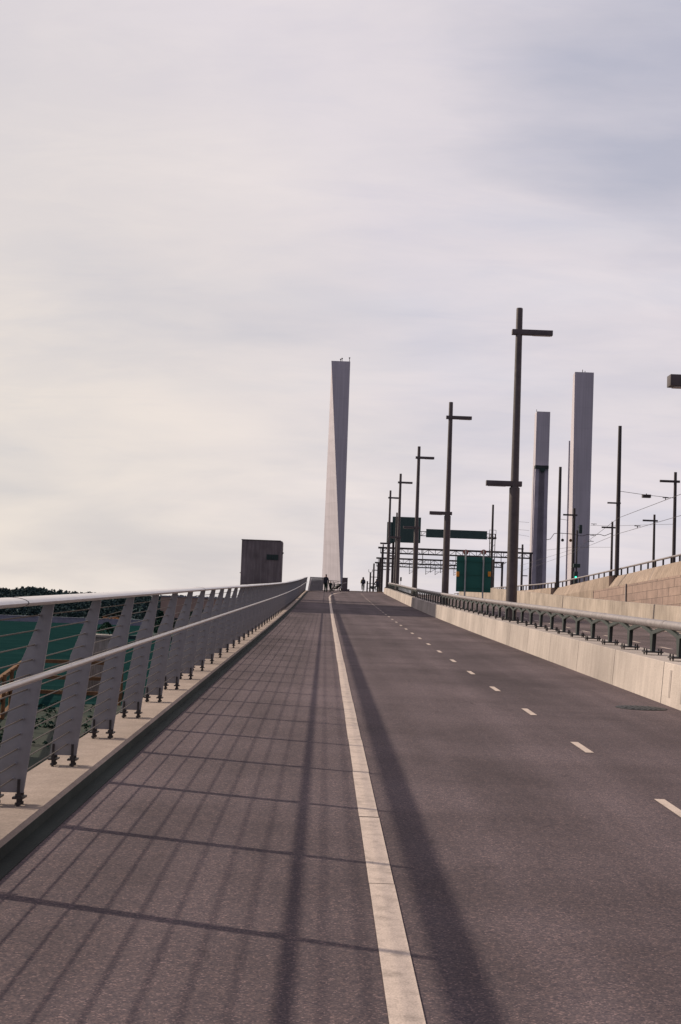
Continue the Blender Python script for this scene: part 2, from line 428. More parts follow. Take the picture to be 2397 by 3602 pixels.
# the stretch beyond the bend
r2 = thing('railing', (-1.6, 142, Z(142)), 'short dark stretch of railing beyond the bend, behind the walker', 'railing')
A = Vector((-1.62, 142.2, 0)); Bv = Vector((-.3, 152, 0))
n = 14
q0 = None
for k in range(n+1):
    p = A.lerp(Bv, k/n); zb = Z(p.y)
    q = MB(); q.hull([(p.x-.14, p.y, zb+.1), (p.x+.05, p.y, zb+.1), (p.x+.05, p.y+.02, zb+.1), (p.x-.14, p.y+.02, zb+.1)],
                     [(p.x+.06, p.y, zb+1.42), (p.x+.13, p.y, zb+1.42), (p.x+.13, p.y+.02, zb+1.42), (p.x+.06, p.y+.02, zb+1.42)])
    q.build('post', M['fin'], r2)
b = MB(); b.tube([(A.x+.1, A.y, Z(A.y)+1.45), (Bv.x+.1, Bv.y, Z(Bv.y)+1.45)], .05, 10); b.build('handrail', M['fin'], r2)
for k in range(9):
    z = .25+.14*k; q = MB(); q.tube([(A.x-.02+.1*z/1.4, A.y, Z(A.y)+z), (Bv.x-.02+.1*z/1.4, Bv.y, Z(Bv.y)+z)], .018, 6); q.build('wire', M['pole_far'], r2)
r3 = thing('pipe_railing', (.2, 156, Z(156)), 'thin two-bar pipe railing in front of the foot of the twisted tower', 'railing')
pa, pb = at(1155, 2042, 153), at(1206, 2045, 164)
pc, pd = at(1155, 2054, 153), at(1206, 2056.5, 164)
for u, v in ((pa, pb), (pc, pd)):
    q = MB(); q.tube([u, v], .03, 8); q.build('bar', M['pole_far'], r3)
for k in range(4):
    u = pa.lerp(pb, k/3); q = MB(); q.tube([(u.x, u.y, Z(u.y)), u], .028, 8); q.build('post', M['pole_far'], r3)

# ------------------------------------------------------------------ right barrier with tube rail
bar = thing('concrete_barrier', (5.2, 0, 0), 'low pale concrete barrier of jointed lengths along the right of the path', 'barrier')
sec = [(0, -.05), (.05, .62), (.82, .62), (.82, -.3), (0, -.3)]
y0 = 21.4-3.74*6
segs = []
k = 0
while y0 < 196:
    y1 = y0+3.74
    q = MB(); q.sweep(sec, [y0+.014, (y0+y1)/2, y1-.014], BX)
    so = q.build('segment', M['barrier'], bar, bevel=.012, smooth=False); segs.append(so)
    y0 = y1
for k in range(-6, 46):
    yj = 21.4+3.74*k
    if yj > 195: break
    q = MB(); q.sweep([(.006, -.04), (.056, .612), (.814, .612), (.814, -.29), (.006, -.29)], [yj-.016, yj+.016], BX)
    q.build('joint', M['grate'], bar, smooth=False)
q = MB(); yy = 20.9; 
q.hull([(BX(yy)+.008, yy-.05, Z(yy)+.12), (BX(yy)+.008, yy+.05, Z(yy)+.12), (BX(yy)+.03, yy+.05, Z(yy)+.12), (BX(yy)+.03, yy-.05, Z(yy)+.12)],
       [(BX(yy)+.036, yy-.05, Z(yy)+.52), (BX(yy)+.036, yy+.05, Z(yy)+.52), (BX(yy)+.06, yy+.05, Z(yy)+.52), (BX(yy)+.06, yy-.05, Z(yy)+.52)])
q.build('filler_patch', M['scar'], bar, smooth=False)
q = MB(); yy = 20.1
q.hull([(BX(yy)+.006, yy-.11, Z(yy)+.09), (BX(yy)+.006, yy+.11, Z(yy)+.09), (BX(yy)+.03, yy+.11, Z(yy)+.09), (BX(yy)+.03, yy-.11, Z(yy)+.09)],
       [(BX(yy)+.033, yy-.11, Z(yy)+.47), (BX(yy)+.033, yy+.11, Z(yy)+.47), (BX(yy)+.06, yy+.11, Z(yy)+.47), (BX(yy)+.06, yy-.11, Z(yy)+.47)])
q.build('filler_patch', M['scar'], bar, smooth=False)
gr = thing('guard_rail', (5.4, 0, 0), 'grey tube guard rail on dark Y-shaped posts along the top of the near barrier', 'guard rail')
GX = lambda y: BX(y)+.35
ty = frange(-4, 188, 2)
b = MB(); b.sweep([(.07*math.cos(a), 1.14+.07*math.sin(a)) for a in [2*PI*k/16 for k in range(16)]], ty, GX); tb = b.build('rail_tube', M['zinc'], gr)
for y in (22.6, 27.7, 34.9, 42.2, 49.5, 64, 79, 93, 108, 122):
    q = MB(); q.sweep([(.0735*math.cos(a), 1.14+.0735*math.sin(a)) for a in [2*PI*k/16 for k in range(16)]], [y, y+.12], GX)
    q.build('tube_sleeve', M['zinc'], tb, local=True).location = -gr.location
# Y post in its own yz plane
yp = [(-.055, .045), (.055, .045), (.043, .12), (.041, .325), (.11, .345), (.45, .392), (.75, .43), (.905, .445), (.905, .478), (.72, .478), (.36, .445), (.10, .405), (0, .385)]
yp = yp + [(-a, z) for a, z in yp[::-1] if a > 0 and (a, z) != (.055, .045)]
q = MB()
va = [q.bm.verts.new((-.03, a, z)) for a, z in yp]; vb = [q.bm.verts.new((.03, a, z)) for a, z in yp]
nn = len(yp)
fa = q.bm.faces.new(va); fb_ = q.bm.faces.new(vb[::-1])
for i in range(nn): q.bm.faces.new((va[i], vb[i], vb[(i+1) % nn], va[(i+1) % nn]))
bmesh.ops.triangulate(q.bm, faces=[fa, fb_])
ypost = q.build('post', M['post'], None, smooth=False)
q = MB(); q.box(-.15, .15, -.13, .13, .04, .062)
for dx in (-.12, .12):
    for dy in (-.09, .09):
        q.tube([(dx, dy, -.01), (dx, dy, .105)], .011, 8); q.tube([(dx, dy, .062), (dx, dy, .078)], .016, 6); q.tube([(dx, dy, .024), (dx, dy, .038)], .016, 6)
plate = q.build('base_plate', M['bolt'], None); 
gp = [21.7+1.83*k for k in range(-7, 88)]
for i, y in enumerate(gp):
    ang = math.atan((Z(y+.5)-Z(y-.5)))
    loc = Vector((GX(y), y, Z(y)+.62))-gr.location
    o = ypost if i == 0 else cp(ypost, gr)
    if i == 0: o.parent = gr
    o.location = loc; o.rotation_euler = (ang, 0, 0)
    if i == 0: plate.parent = o
    else: cp(plate, o)
# drain by the barrier
d0 = thing('drain_cover', (4.55, 20.0, Z(20.0)), 'dark iron drain cover sunk in the path near the right barrier', 'drain cover')
q = MB()
q.hull([(4.55+.36*math.cos(a), 20.3+.36*math.sin(a), Z(20.3)-.02+SLOPE*.36*math.sin(a)) for a in [2*PI*k/28 for k in range(28)]],
       [(4.55+.36*math.cos(a), 20.3+.36*math.sin(a), Z(20.3)+.008+SLOPE*.36*math.sin(a)) for a in [2*PI*k/28 for k in range(28)]])
q.build('frame', M['grate'], d0)
q = MB()
for k in range(7):
    x = 4.55-.24+.08*k; h = math.sqrt(.27**2-(x-4.55)**2) if abs(x-4.55) < .27 else .05
    q.hull([(x-.02, 20.3-h, Z(20.3-h)+.006), (x+.02, 20.3-h, Z(20.3-h)+.006), (x+.02, 20.3+h, Z(20.3+h)+.006), (x-.02, 20.3+h, Z(20.3+h)+.006)],
           [(x-.02, 20.3-h, Z(20.3-h)+.014), (x+.02, 20.3-h, Z(20.3-h)+.014), (x+.02, 20.3+h, Z(20.3+h)+.014), (x-.02, 20.3+h, Z(20.3+h)+.014)])
q.build('grate', M['grate'], d0)

# ------------------------------------------------------------------ street lamps
def street_lamp(x, y, zb, ztop, zlow, label, loff=.90, up_arm=True, low_arm=True, group='street lamps on the near barrier', mirror=1, m=None):
    m = m or M['pole']
    t = thing('street_lamp', (x, y, zb), label, 'street lamp', group)
    h = ztop-zb; hl = zlow-zb
    q = MB(); 
    ring = lambda z, r: [(x+r*math.cos(2*PI*k/20), y+r*math.sin(2*PI*k/20), zb+z) for k in range(20)]
    q.loops([ring(.02, .175), ring(hl-.12, .166), ring(hl-.10, .13), ring(hl+.6, .124), ring(h-.02, .102), ring(h, .085)])
    q.build('pole', m, t)
    q = MB(); q.loops([ring(-.01, .27), ring(.03, .27)])
    for k in range(6):
        a = 2*PI*k/6; q.tube([(x+.22*math.cos(a), y+.22*math.sin(a), zb+.03), (x+.22*math.cos(a), y+.22*math.sin(a), zb+.1)], .02, 6)
    q.build('base_plate', M['bolt'], t)
    def arm(z, xl, xr, name):
        q = MB(); ex = .05
        if mirror < 0: xl, xr = -xr, -xl
        q.hull([(x+xl, y-.11, z-.075), (x+xr, y-.11, z-.075), (x+xr, y-.11, z+.085), (x+xl, y-.11, z+.085)],
               [(x+xl, y+.11, z-.075), (x+xr, y+.11, z-.075), (x+xr, y+.11, z+.085), (x+xl, y+.11, z+.085)])
        a = q.build(name, m, t, bevel=.008)
        far = xr if abs(xr) > abs(xl) else xl
        s = 1 if far > 0 else -1
        q = MB(); lo, hi = sorted((x+far-s*.62, x+far-s*.06))
        q.box(lo, hi, y-.08, y+.08, z-.088, z-.078)
        l = q.build('lens', M['lens'], a, smooth=False, local=True); l.location = -t.location
    if up_arm: arm(ztop-.78, -.22, 1.06, 'lamp_arm')
    if low_arm: arm(zlow, -loff, .22, 'lamp_arm')
    return t
def lampY(y, ztop_px, x=None, lab='', **kw):
    x = x if x is not None else BX(y)+.56
    return street_lamp(x, y, Z(y)+.70, Z(y)+10.62, Z(y)+5.02, lab, **kw)
x = BX(19.6)+.56
street_lamp(x, 19.6, Z(19.6)+.62, Z(19.6)+10.6, at(2351, 1341, 19.6).z, 'nearest street lamp, only the end of its lower arm showing at the right edge', loff=x-at(2353, 1341, 19.6).x)
for y, px, pt, lab in ((44.4, 1801, 1083, 'largest whole street lamp, tall dark post with two cross arms right of the green sign'),
                       (70.6, 1567, 1414, 'second largest street lamp, standing in front of the long overhead sign'),
                       (97.0, 1459, 1570, 'street lamp crossing the right end of the square overhead sign'),
                       (124.0, 1397, 1666, 'street lamp in front of the middle of the square overhead sign'),
                       (149.0, 1363, 1725, 'street lamp at the left edge of the square overhead sign')):
    q = at(px, 2060, y)
    zt = at(px+8, pt, y).z
    street_lamp(q.x, y, Z(y)+.62, zt, zt-5.6, lab)
q = at(1394, 1900, 176); street_lamp(q.x, 176, Z(176)+.6, at(1397, 1803, 176).z, at(1397, 1803, 176).z-5.4, 'thin far street lamp partly hidden behind the square overhead sign', up_arm=False)

# ------------------------------------------------------------------ across the road
jb = thing('road_barrier', (15.5, 60, Z(60)), 'stained pale concrete barrier on the far side of the road', 'barrier')
JX = lambda y: 15.25+.006*(y-60)+(3.4e-4*(y-120)**2 if y > 120 else 0)
y0 = 6.0
while y0 < 186:
    q = MB(); q.sweep([(0, -.03), (.05, 1.06), (.40, 1.06), (.44, -.03)], [y0+.012, y0+1.5, y0+2.988], JX)
    q.build('segment', M['jersey'], jb, bevel=.012, smooth=False); y0 += 3
def PZ(y):                       # top of the sloping parapet
    P = [(20, 6.15), (50, 5.5), (76, 5.0), (94, 4.67), (118, 4.28), (130, 4.3), (151, 4.45), (165, 4.55), (185, 4.6), (230, 4.4)]
    if y <= P[0][0]: return P[0][1]
    for (a, u), (c, v) in zip(P, P[1:]):
        if y <= c: return u+(v-u)*(y-a)/(c-a)
    return P[-1][1]
pw = thing('parapet_wall', (18.9, 94, PZ(94)), 'sloping tan concrete parapet carrying dark poles and a low rail right of the road', 'parapet')
polesY = [22, 46, 70, 94, 118, 142, 166, 190, 214]
def bay(y):
    for a_, c_ in zip(polesY, polesY[1:]):
        if y < c_: return (y-a_)/(c_-a_)
    return 1
for a_, c_ in zip(polesY, polesY[1:]):
    q = MB(); L = []
    for y in frange(a_+.03, c_, 2):
        t = (y-a_)/(c_-a_); z = PZ(y); xt = 18.75+.52*min(1, t*1.15)
        L.append([(x_, y, z+dz) for x_, dz in ((19.75, 0), (xt, 0), (18.74, -.76), (18.70, -3.6), (19.75, -3.6))])
    q.loops(L); q.build('wall', M['parapet'], pw, smooth=False)
for jy in (58, 70, 82.2, 88, 100, 106, 112, 124, 130, 136):  # drainage channels / joints down the slope
    q = MB(); w = .10 if jy == 82.2 else .025
    xa, xb = 18.75+.52*min(1, bay(jy)*1.15), 18.75+.52*min(1, bay(jy+w)*1.15)
    q.hull([(xa-.006, jy, PZ(jy)+.004), (18.734, jy, PZ(jy)-.76), (18.69, jy, PZ(jy)-3.5), (18.80, jy, PZ(jy)-3.5), (18.84, jy, PZ(jy)-.76), (xa+.1, jy, PZ(jy)+.004)],
           [(xb-.006, jy+w, PZ(jy+w)+.004), (18.734, jy+w, PZ(jy+w)-.76), (18.69, jy+w, PZ(jy+w)-3.5), (18.80, jy+w, PZ(jy+w)-3.5), (18.84, jy+w, PZ(jy+w)-.76), (xb+.1, jy+w, PZ(jy+w)+.004)])
    q.build('joint', M['scar'] if w < .05 else M['block'], pw, smooth=False)
rw = thing('retaining_wall', (17.3, 80, 2), 'tan block retaining wall rising toward the right picture edge', 'wall')
q = MB(); WT = lambda y: 3.59+(91.8-y)*.0203
q.sweep([(17.3, 0), (18.66, 0), (18.66, -3.2), (17.3, -3.2)], frange(22, 91.8, 4), lambda y: 0, WT)
q.build('blockwork', M['blocks'], rw, smooth=False)
q = MB(); q.tube([(17.25, 81.5, WT(81.5)+.05), (17.25, 81.5, .9)], .045, 8); q.build('drain_pipe', M['zinc'], rw)
q = MB(); q.sweep([(18.3, -.4), (22, -.4), (30, -.45), (30, -1.2), (18.3, -1.2)], frange(20, 230, 6), lambda y: 1.5, PZ)
tag(q.build('tramway', M['tramdeck'], smooth=False), kind='structure')
tg = thing('guard_rail', (19.2, 94, PZ(94)), 'low dark rail on short posts along the top of the sloping parapet', 'guard rail')
q = MB(); q.sweep([(19.5+.06*math.cos(a), .50+.06*math.sin(a)) for a in [2*PI*k/10 for k in range(10)]], frange(22, 215, 3), lambda y: 0, PZ); q.build('rail_tube', M['zinc'], tg)
q = MB(); q.box(-.045, .045, -.05, .05, .02, .45); q.box(-.09, .09, -.14, .14, -.005, .03); tp = q.build('post', M['pole_far'], None, smooth=False)
for i, y in enumerate([30+1.93*k for k in range(94)]):
    o = tp if i == 0 else cp(tp, tg)
    if i == 0: o.parent = tg
    o.location = Vector((19.5, y, PZ(y)))-tg.location

def mast(x, y, zb, zt, label, r=.15, arms=(), name='catenary_pole', cat='pole', group=None, m=None):
    t = thing(name, (x, y, zb), label, cat, group)
    q = MB(); q.tube([(x, y, zb), (x, y, zb+(zt-zb)*.5), (x, y, zt)], [r, r*.93, r*.78], 14); q.build('pole', m or M['pole_far'], t)
    q = MB(); q.box(x-r*1.5, x+r*1.5, y-r*1.5, y+r*1.5, zb-.02, zb+.06); q.build('base_plate', M['bolt'], t, smooth=False)
    for (z, xl, xr, th) in arms:
        q = MB(); q.box(x+xl, x+xr, y-th*.6, y+th*.6, z-th/2, z+th/2); q.build('arm', m or M['pole_far'], t, smooth=False)
    return t
G1 = 'dark poles on the sloping parapet'
q = at(2172, 1498, 94); zt = q.z; za = at(2150, 1769, 94).z
t = mast(19.25, 94, PZ(94), zt, 'tallest dark pole on the parapet, right of the right-hand tower', .15, [(za, -.72, .16, .10)], group=G1)
q = at(1963, 1642, 118); mast(19.25, 118, PZ(118), q.z, 'dark parapet pole standing between the two right-hand towers', .15, group=G1)
q = at(1727, 1775, 166); mast(19.3, 166, PZ(166), q.z, 'dark plain pole rising behind the right end of the long overhead sign', .15, group=G1)
G2 = 'street lamps beyond the tramway'
def farlamp(px, pt, y, zb, lab, arm_px, left=True, r=.13):
    p = at(px, pt, y); za = at(px, arm_px, y).z
    arms = [(za, -1.05, .3, .15)] if left else [(za, -.3, 1.05, .15)]
    return mast(p.x, y, zb, p.z, lab, r, arms, 'street_lamp', 'street lamp', G2)
farlamp(2377, 1661, 96, 4.0, 'street lamp with a short left arm close to the right picture edge', 1694)
farlamp(2303, 1810, 128, 3.6, 'smaller far street lamp with a left arm, left of the right edge one', 1832)
farlamp(2021, 1788, 135, 3.6, 'far street lamp in front of the lit left face of the right-hand tower', 1812, r=.16)
farlamp(2155, 1835, 140, 3.6, 'far street lamp just left of the tallest parapet pole', 1856, r=.13)
q = at(1839, 1915, 185); mast(q.x, 185, 3.2, q.z, 'thin far pole with two short arms right of the largest street lamp', .16, [(at(1839, 1931, 185).z, -.75, .15, .15), (at(1839, 2025, 185).z, -.1, .75, .12)])
q = at(1737, 1968, 230); mast(q.x, 230, 2.8, q.z, 'thin far pole just right of the green sign board', .2)

# ------------------------------------------------------------------ lift bridge towers
def tower(lab, tf, bf, tb_, bb_, y, depth_t, depth_b, hub=None):
    """front top (l, r), front bottom (l, r), rear-left top and rear-left bottom as sighted points"""
    T = [at(*tf[0], y), at(*tf[1], y)]; Bm = [at(*bf[0], y), at(*bf[1], y)]
    for v in Bm: pass
    yt, yb_ = y+depth_t, y+depth_b
    TL = at(*tb_, yt); BL = at(*bb_, yb_)
    TR = Vector((max(T[1].x-.1, TL.x+3.3), yt, T[1].z)); BR = Vector((Bm[1].x-.05, yb_, BL.z))
    TL.z = T[0].z; T[1].z = T[0].z; Bm[1].z = Bm[0].z; BL.z = BR.z = Bm[0].z
    # carried down to the river
    def ext(t, bt): 
        k = (-10-t.z)/(bt.z-t.z); return t+(bt-t)*k
    top = [T[0], T[1], TR, TL]; bot = [ext(T[0], Bm[0]), ext(T[1], Bm[1]), ext(TR, BR), ext(TL, BL)]
    t = thing('bridge_tower', ((bot[0].x+bot[2].x)/2, y, -10), lab, 'tower', 'lift bridge towers')
    q = MB()
    L = [[a.lerp(c, k/24) for a, c in zip(top, bot)] for k in range(25)]
    q.loops(L); q.build('shaft', M['tower'], t, smooth=False)
    return t, top
tA, top = tower('twisted pale tower in the middle, its sunlit left face widening toward the foot',
           ((1166.5, 1269), (1233, 1270)), ((1198.5, 2045), (1206, 2045)), (1167.5, 1269), (1133, 2045), 285, 4.5, 7)
for px, hh in ((1204, 8), (1237, 10), (1199, 5)):
    p = at(min(px, 1230), 1269, 287); q = MB(); q.tube([(p.x, 287, p.z-.3), (p.x, 287, p.z+hh*.057)], .06, 6); q.box(p.x-.14, p.x+.14, 286.9, 287.1, p.z+hh*.057-.1, p.z+hh*.057+.12); q.build('antenna', M['pole_far'], tA)
tD, _ = tower('pale tower hidden behind the twisted middle tower, only its right edge showing',
           ((1172, 1452), (1222, 1453)), ((1190, 2045), (1206.5, 2045)), (1172, 1452), (1150, 2045), 344, 4, 4.5)
tC, _ = tower('tallest right-hand tower with a lilac front and a narrow sunlit left strip',
           ((2023, 1308), (2090, 1311)), ((2009.5, 2046), (2070, 2046)), (2017, 1308), (1989, 2046), 285, 4.5, 5.5)
p = at(2050, 1309, 287); q = MB(); q.tube([(p.x, 287, p.z-.3), (p.x, 287, p.z+.5)], .07, 6); q.tube([(p.x+.5, 287, p.z-.3), (p.x+.5, 287, p.z+.25)], .07, 6); q.build('antenna', M['pole_far'], tC)
a0, a1 = at(2004, 1551, 284), at(1992, 2046, 284)
q = MB(); q.tube([a0, a0.lerp(a1, 1.25)], .16, 8); q.build('side_pipe', M['tower_dark'], tC)
tB, _ = tower('slim far right tower whose lower half carries dark lift machinery',
           ((1889, 1447), (1936.5, 1448)), ((1872, 2060), (1918, 2060)), (1882.5, 1447), (1859, 2060), 344, 4.2, 4.2)
# lift guide and counterweight front on the lower half
u0_, u1_, v0_, v1_ = at(1884.5, 1637, 343), at(1929, 1637, 343), at(1870, 2060, 343), at(1921, 2060, 343)
def low(a, c): return a+(c-a)*1.18
q = MB(); lo0, lo1 = low(u0_, v0_), low(u1_, v1_)
q.hull([(u0_.x, 343, u0_.z), (u1_.x, 343, u1_.z), (u1_.x, 344.5, u1_.z), (u0_.x, 344.5, u0_.z)], [(lo0.x, 343, lo0.z), (lo1.x, 343, lo1.z), (lo1.x, 344.5, lo1.z), (lo0.x, 344.5, lo0.z)])
q.build('lift_guide', M['tower_dark'], tB, smooth=False)
for k in range(6):
    s = .32+.075*k; a = u0_.lerp(u1_, s); c = low(v0_, v0_) if False else lo0.lerp(lo1, s)
    q = MB(); q.tube([(a.x, 342.9, a.z), (c.x, 342.9, c.z)], .045, 6); q.build('lift_cable', M['cabinet'], tB)
q = MB(); q.box(u0_.x-.1, u1_.x+.1, 342.6, 344.6, u0_.z-.75, u0_.z+.02); q.build('cap', M['tower_black'], tB, smooth=False)
c_ = u0_.lerp(u1_, .55); q = MB(); q.hull([(c_.x-.75, 342.4, c_.z-.7), (c_.x+.75, 342.4, c_.z-.7), (c_.x+.45, 342.4, c_.z-1.6), (c_.x-.45, 342.4, c_.z-1.6)], [(c_.x-.75, 342.8, c_.z-.7), (c_.x+.75, 342.8, c_.z-.7), (c_.x+.45, 342.8, c_.z-1.6), (c_.x-.45, 342.8, c_.z-1.6)]); q.build('sheave', M['panel'], tB)
a0, a1 = at(1880, 1650, 342), at(1868, 2060, 342); q = MB(); q.tube([a0, a0.lerp(a1, 1.15)], .12, 8); q.build('side_pipe', M['tower_dark'], tB)
p = at(1885, 1440, 345); q = MB(); q.tube([(p.x+.25, 345, p.z-1.4), (p.x+.25, 345, p.z)], .06, 6); q.build('antenna', M['pole_far'], tB)

# ------------------------------------------------------------------ block beside the railing
a, c = at(846, 2049, 101), at(992, 2049, 101); tl, tr_ = at(851, 1898, 101), at(996, 1903, 101)
bt = thing('stair_tower', ((a.x+c.x)/2, 102, -10), 'dark windowless concrete block with one small dark panel, behind the left railing', 'building')
x0, x1, zt = (a.x+tl.x)/2, (c.x+tr_.x)/2-.04, tl.z
q = MB(); q.box(x0, x1, 101, 103.2, -10, zt-.01); q.build('wall', M['block'], bt, smooth=False, bevel=.05)
q = MB(); q.box(x0-.03, x1-.12, 100.96, 103.24, zt-.012, zt+.035); q.build('roof', M['block'], bt, smooth=False)
w0, w1 = at(939, 1950, 101), at(979, 1970, 101)
q = MB(); q.box(w0.x, w1.x, 100.95, 101.03, w1.z, w0.z); wp = q.build('panel', M['panel'], bt, smooth=False)
q = MB(); 
for k in range(5):
    xx = w0.x+(w1.x-w0.x)*(k+.5)/5; q.box(xx-.012, xx+.012, 100.93, 100.95, w1.z+.03, w0.z-.03)
q.build('slat', M['signfar'], wp, smooth=False, local=True).location = -bt.location
wp.children[0]['kind'] = 'stuff'
p = at(997, 1945, 101); q = MB(); q.tube([(x1-.02, 101.3, p.z), (x1+.1, 101.3, p.z)], .05, 8); q.build('lamp', M['pole_far'], bt)
p = at(843, 2014, 101); q = MB(); q.tube([(x0+.02, 101.3, p.z), (x0-.07, 101.3, p.z)], .035, 8); q.build('lamp', M['pole_far'], bt)

# ------------------------------------------------------------------ overhead signs and portals
def lattice(mb, a, c, h, n, r):
    a, c = Vector(a), Vector(c); dn = Vector((0, 0, -h))
    mb.tube([a, c], r, 6); mb.tube([a+dn, c+dn], r, 6)
    for k in range(n+1):
        p = a.lerp(c, k/n); mb.tube([p, p+dn], r*.6, 5)
        if k < n: mb.tube([p+dn, a.lerp(c, (k+1)/n)] if k % 2 == 0 else [p, a.lerp(c, (k+1)/n)+dn], r*.5, 5)
GY = 186
ga, gb = at(1386, 1866, GY), at(1744, 1879, GY)
gs = thing('sign_gantry', (ga.x, GY, 3.2), 'overhead sign gantry showing the dark backs of a square and a long sign', 'sign gantry')
q = MB(); lattice(q, (ga.x, GY, ga.z), (gb.x, GY, gb.z), .55, 22, .05); q.build('truss', M['pole_far'], gs)
q = MB(); q.box(ga.x-.15, ga.x+.15, GY-.15, GY+.15, 3.0, ga.z+.2); q.build('leg', M['pole_far'], gs, smooth=False)
q = MB(); xg = gb.x
for dx in (-.75, -.05): q.tube([(xg+dx, GY, 3.0), (xg+dx, GY, gb.z)], .05, 6)
zz = 4.0
while zz < gb.z-1: q.tube([(xg-.75, GY, zz), (xg-.05, GY, zz+.9)], .025, 5); zz += .9
q.build('leg', M['pole_far'], gs)
q = MB(); q.box(xg-.9, xg+.08, GY-.5, GY+.5, gb.z-.65, gb.z-.45)
q.tube([(xg-.85, GY-.45, gb.z-.5), (xg-.85, GY-.45, gb.z+.5)], .03, 5); q.tube([(xg, GY-.45, gb.z-.5), (xg, GY-.45, gb.z+.5)], .03, 5); q.tube([(xg-.85, GY-.45, gb.z+.5), (xg, GY-.45, gb.z+.5)], .03, 5)
q.build('platform', M['pole_far'], gs)
def sgn(px0, py0, px1, py1, lab):
    p, r = at(px0, py0, GY-.6), at(px1, py1, GY-.6)
    q = MB(); q.box(p.x, r.x, GY-.72, GY-.6, r.z, p.z); s = q.build('sign_panel', M['signfar'], gs, smooth=False, bevel=.02); s['label'] = lab
    for k in range(3):
        xx = p.x+(r.x-p.x)*(k+.5)/3; q = MB(); q.box(xx-.05, xx+.05, GY-.6, GY-.05, p.z-.25, p.z-.15); o = q.build('bracket', M['pole_far'], s, smooth=False, local=True); o.location = -gs.location
sgn(1382, 1817, 1479, 1911, 'large square sign back'); sgn(1363, 1836, 1381.4, 1911.5, 'narrow left sign back'); sgn(1500, 1860.5, 1713.5, 1898, 'long low sign back')
def portal(y, pl, pr_, ztop, h, lab, n, zb=2.5):
    a, c = at(*pl, y), at(*pr_, y)
    t = thing('catenary_portal', (a.x, y, zb), lab, 'catenary portal', 'catenary portals over the tracks')
    q = MB(); q.box(a.x-.35, c.x+.2, y-.12, y+.12, a.z-.13, a.z+.13); q.build('beam', M['pole_far'], t, smooth=False)
    q = MB(); lattice(q, (a.x, y+.3, a.z-.05), (c.x, y+.3, a.z-.05), h, n, .07); q.box(a.x, c.x, y+.2, y+.4, a.z-h-.09, a.z-h+.09); q.build('truss', M['pole_far'], t)
    for xx in (a.x+.3, c.x-.1):
        q = MB(); q.box(xx-.16, xx+.16, y-.16, y+.16, zb, a.z-.13); q.build('post', M['pole_far'], t, smooth=False)
    for k in (.28, .42, .5, .66, .8):
        xx = a.x+(c.x-a.x)*k; q = MB(); q.tube([(xx, y, a.z-.1), (xx, y, a.z-h-1.3)], .05, 6); q.tube([(xx, y, a.z-h-1.25), (xx+.7, y, a.z-h-.75)], .035, 5); q.tube([(xx, y, a.z-h-.7), (xx+1.0, y, a.z-h-.7)], .03, 5); q.build('dropper', M['pole_far'], t)
    return t
portal(200, (1340, 1926.5), (1870, 1946), 0, .70, 'nearest catenary portal, its beam spanning from the far lamps to the slim tower', 22)
portal(232, (1332, 1963), (1770, 1979), 0, .75, 'farther catenary portal, its lower beam passing behind the green sign', 20)
portal(265, (1326, 1979), (1738, 1994), 0, .6, 'farthest catenary portal, lowest of the three beams over the tracks', 18)
G3 = 'far catenary poles at the crest'
for px, pt, y, r, lab in ((1316.5, 1982, 280, .2, 'far catenary pole left of the portals, tallest of the three at the crest'),
                          (1304, 2014, 340, .24, 'far catenary pole with two small horns on top'),
                          (1293, 2044, 400, .26, 'shortest far catenary pole at the crest, right of the cyclist')):
    p = at(px, pt, y); z1 = at(px, pt+(2076-pt)*.25, y).z; z2 = at(px, pt+(2076-pt)*.78, y).z
    arms = [(z1, -.15, 1.5*y/300, .16), (z2, -.15, 1.4*y/300, .14)]
    t = mast(p.x, y, 0, p.z, lab, r, arms, group=G3)
    if px == 1304:
        q = MB()
        for s in (-1, 1): q.tube([(p.x, y, p.z), (p.x+s*.45, y, p.z+.2), (p.x+s*.45, y, p.z+.75)], .06, 6)
        q.build('horn', M['pole_far'], t)
p = at(1349, 1915, 210); mast(p.x, 210, 2.6, p.z, 'thin far mast just left of the gantry, taller than the portal beam', .12, [(at(1349, 2003, 210).z, -.1, 1.2, .12)], group=G3)

# ------------------------------------------------------------------ green road sign beyond the barrier
SY = 60.0
tl, br_ = at(1608, 1957, SY), at(1726, 2085, SY)
rs = thing('road_sign', ((tl.x+br_.x)/2, SY, Z(SY)), 'green back of a road sign on two grey posts beyond the barrier', 'road sign')
zbt = br_.z
q = MB(); q.box(tl.x, br_.x, SY, SY+.03, zbt, tl.z); pn = q.build('sign_panel', M['signback'], rs, smooth=False, bevel=.008)
q = MB()
for k in range(3): 
    zz = zbt+.18+(tl.z-zbt-.36)*k/2; q.box(tl.x+.02, br_.x-.02, SY-.03, SY-.001, zz-.02, zz+.02)
q.build('stiffener', M['signback'], rs, smooth=False); rs.children[-1]['kind'] = 'stuff'
for px in (1637, 1700):
    p = at(px, 2010, SY); zt = at(px, 1945, SY).z
    q = MB(); q.tube([(p.x, SY-.07, Z(SY)-.02), (p.x, SY-.07, zt+.1)], .035, 12); q.build('post', M['signpost'], rs)
    q = MB(); q.disc((p.x, SY-.015, zt+.03), .115, .02, 24); d = q.build('round_plate', M['redback'], rs); 
for px in (1611, 1722):
    p = at(px, 2019, SY); q = MB(); q.box(p.x-.06, p.x+.06, SY-.05, SY+.08, p.z-.11, p.z+.10); q.build('warning_lamp', M['amber'], rs, bevel=.015)
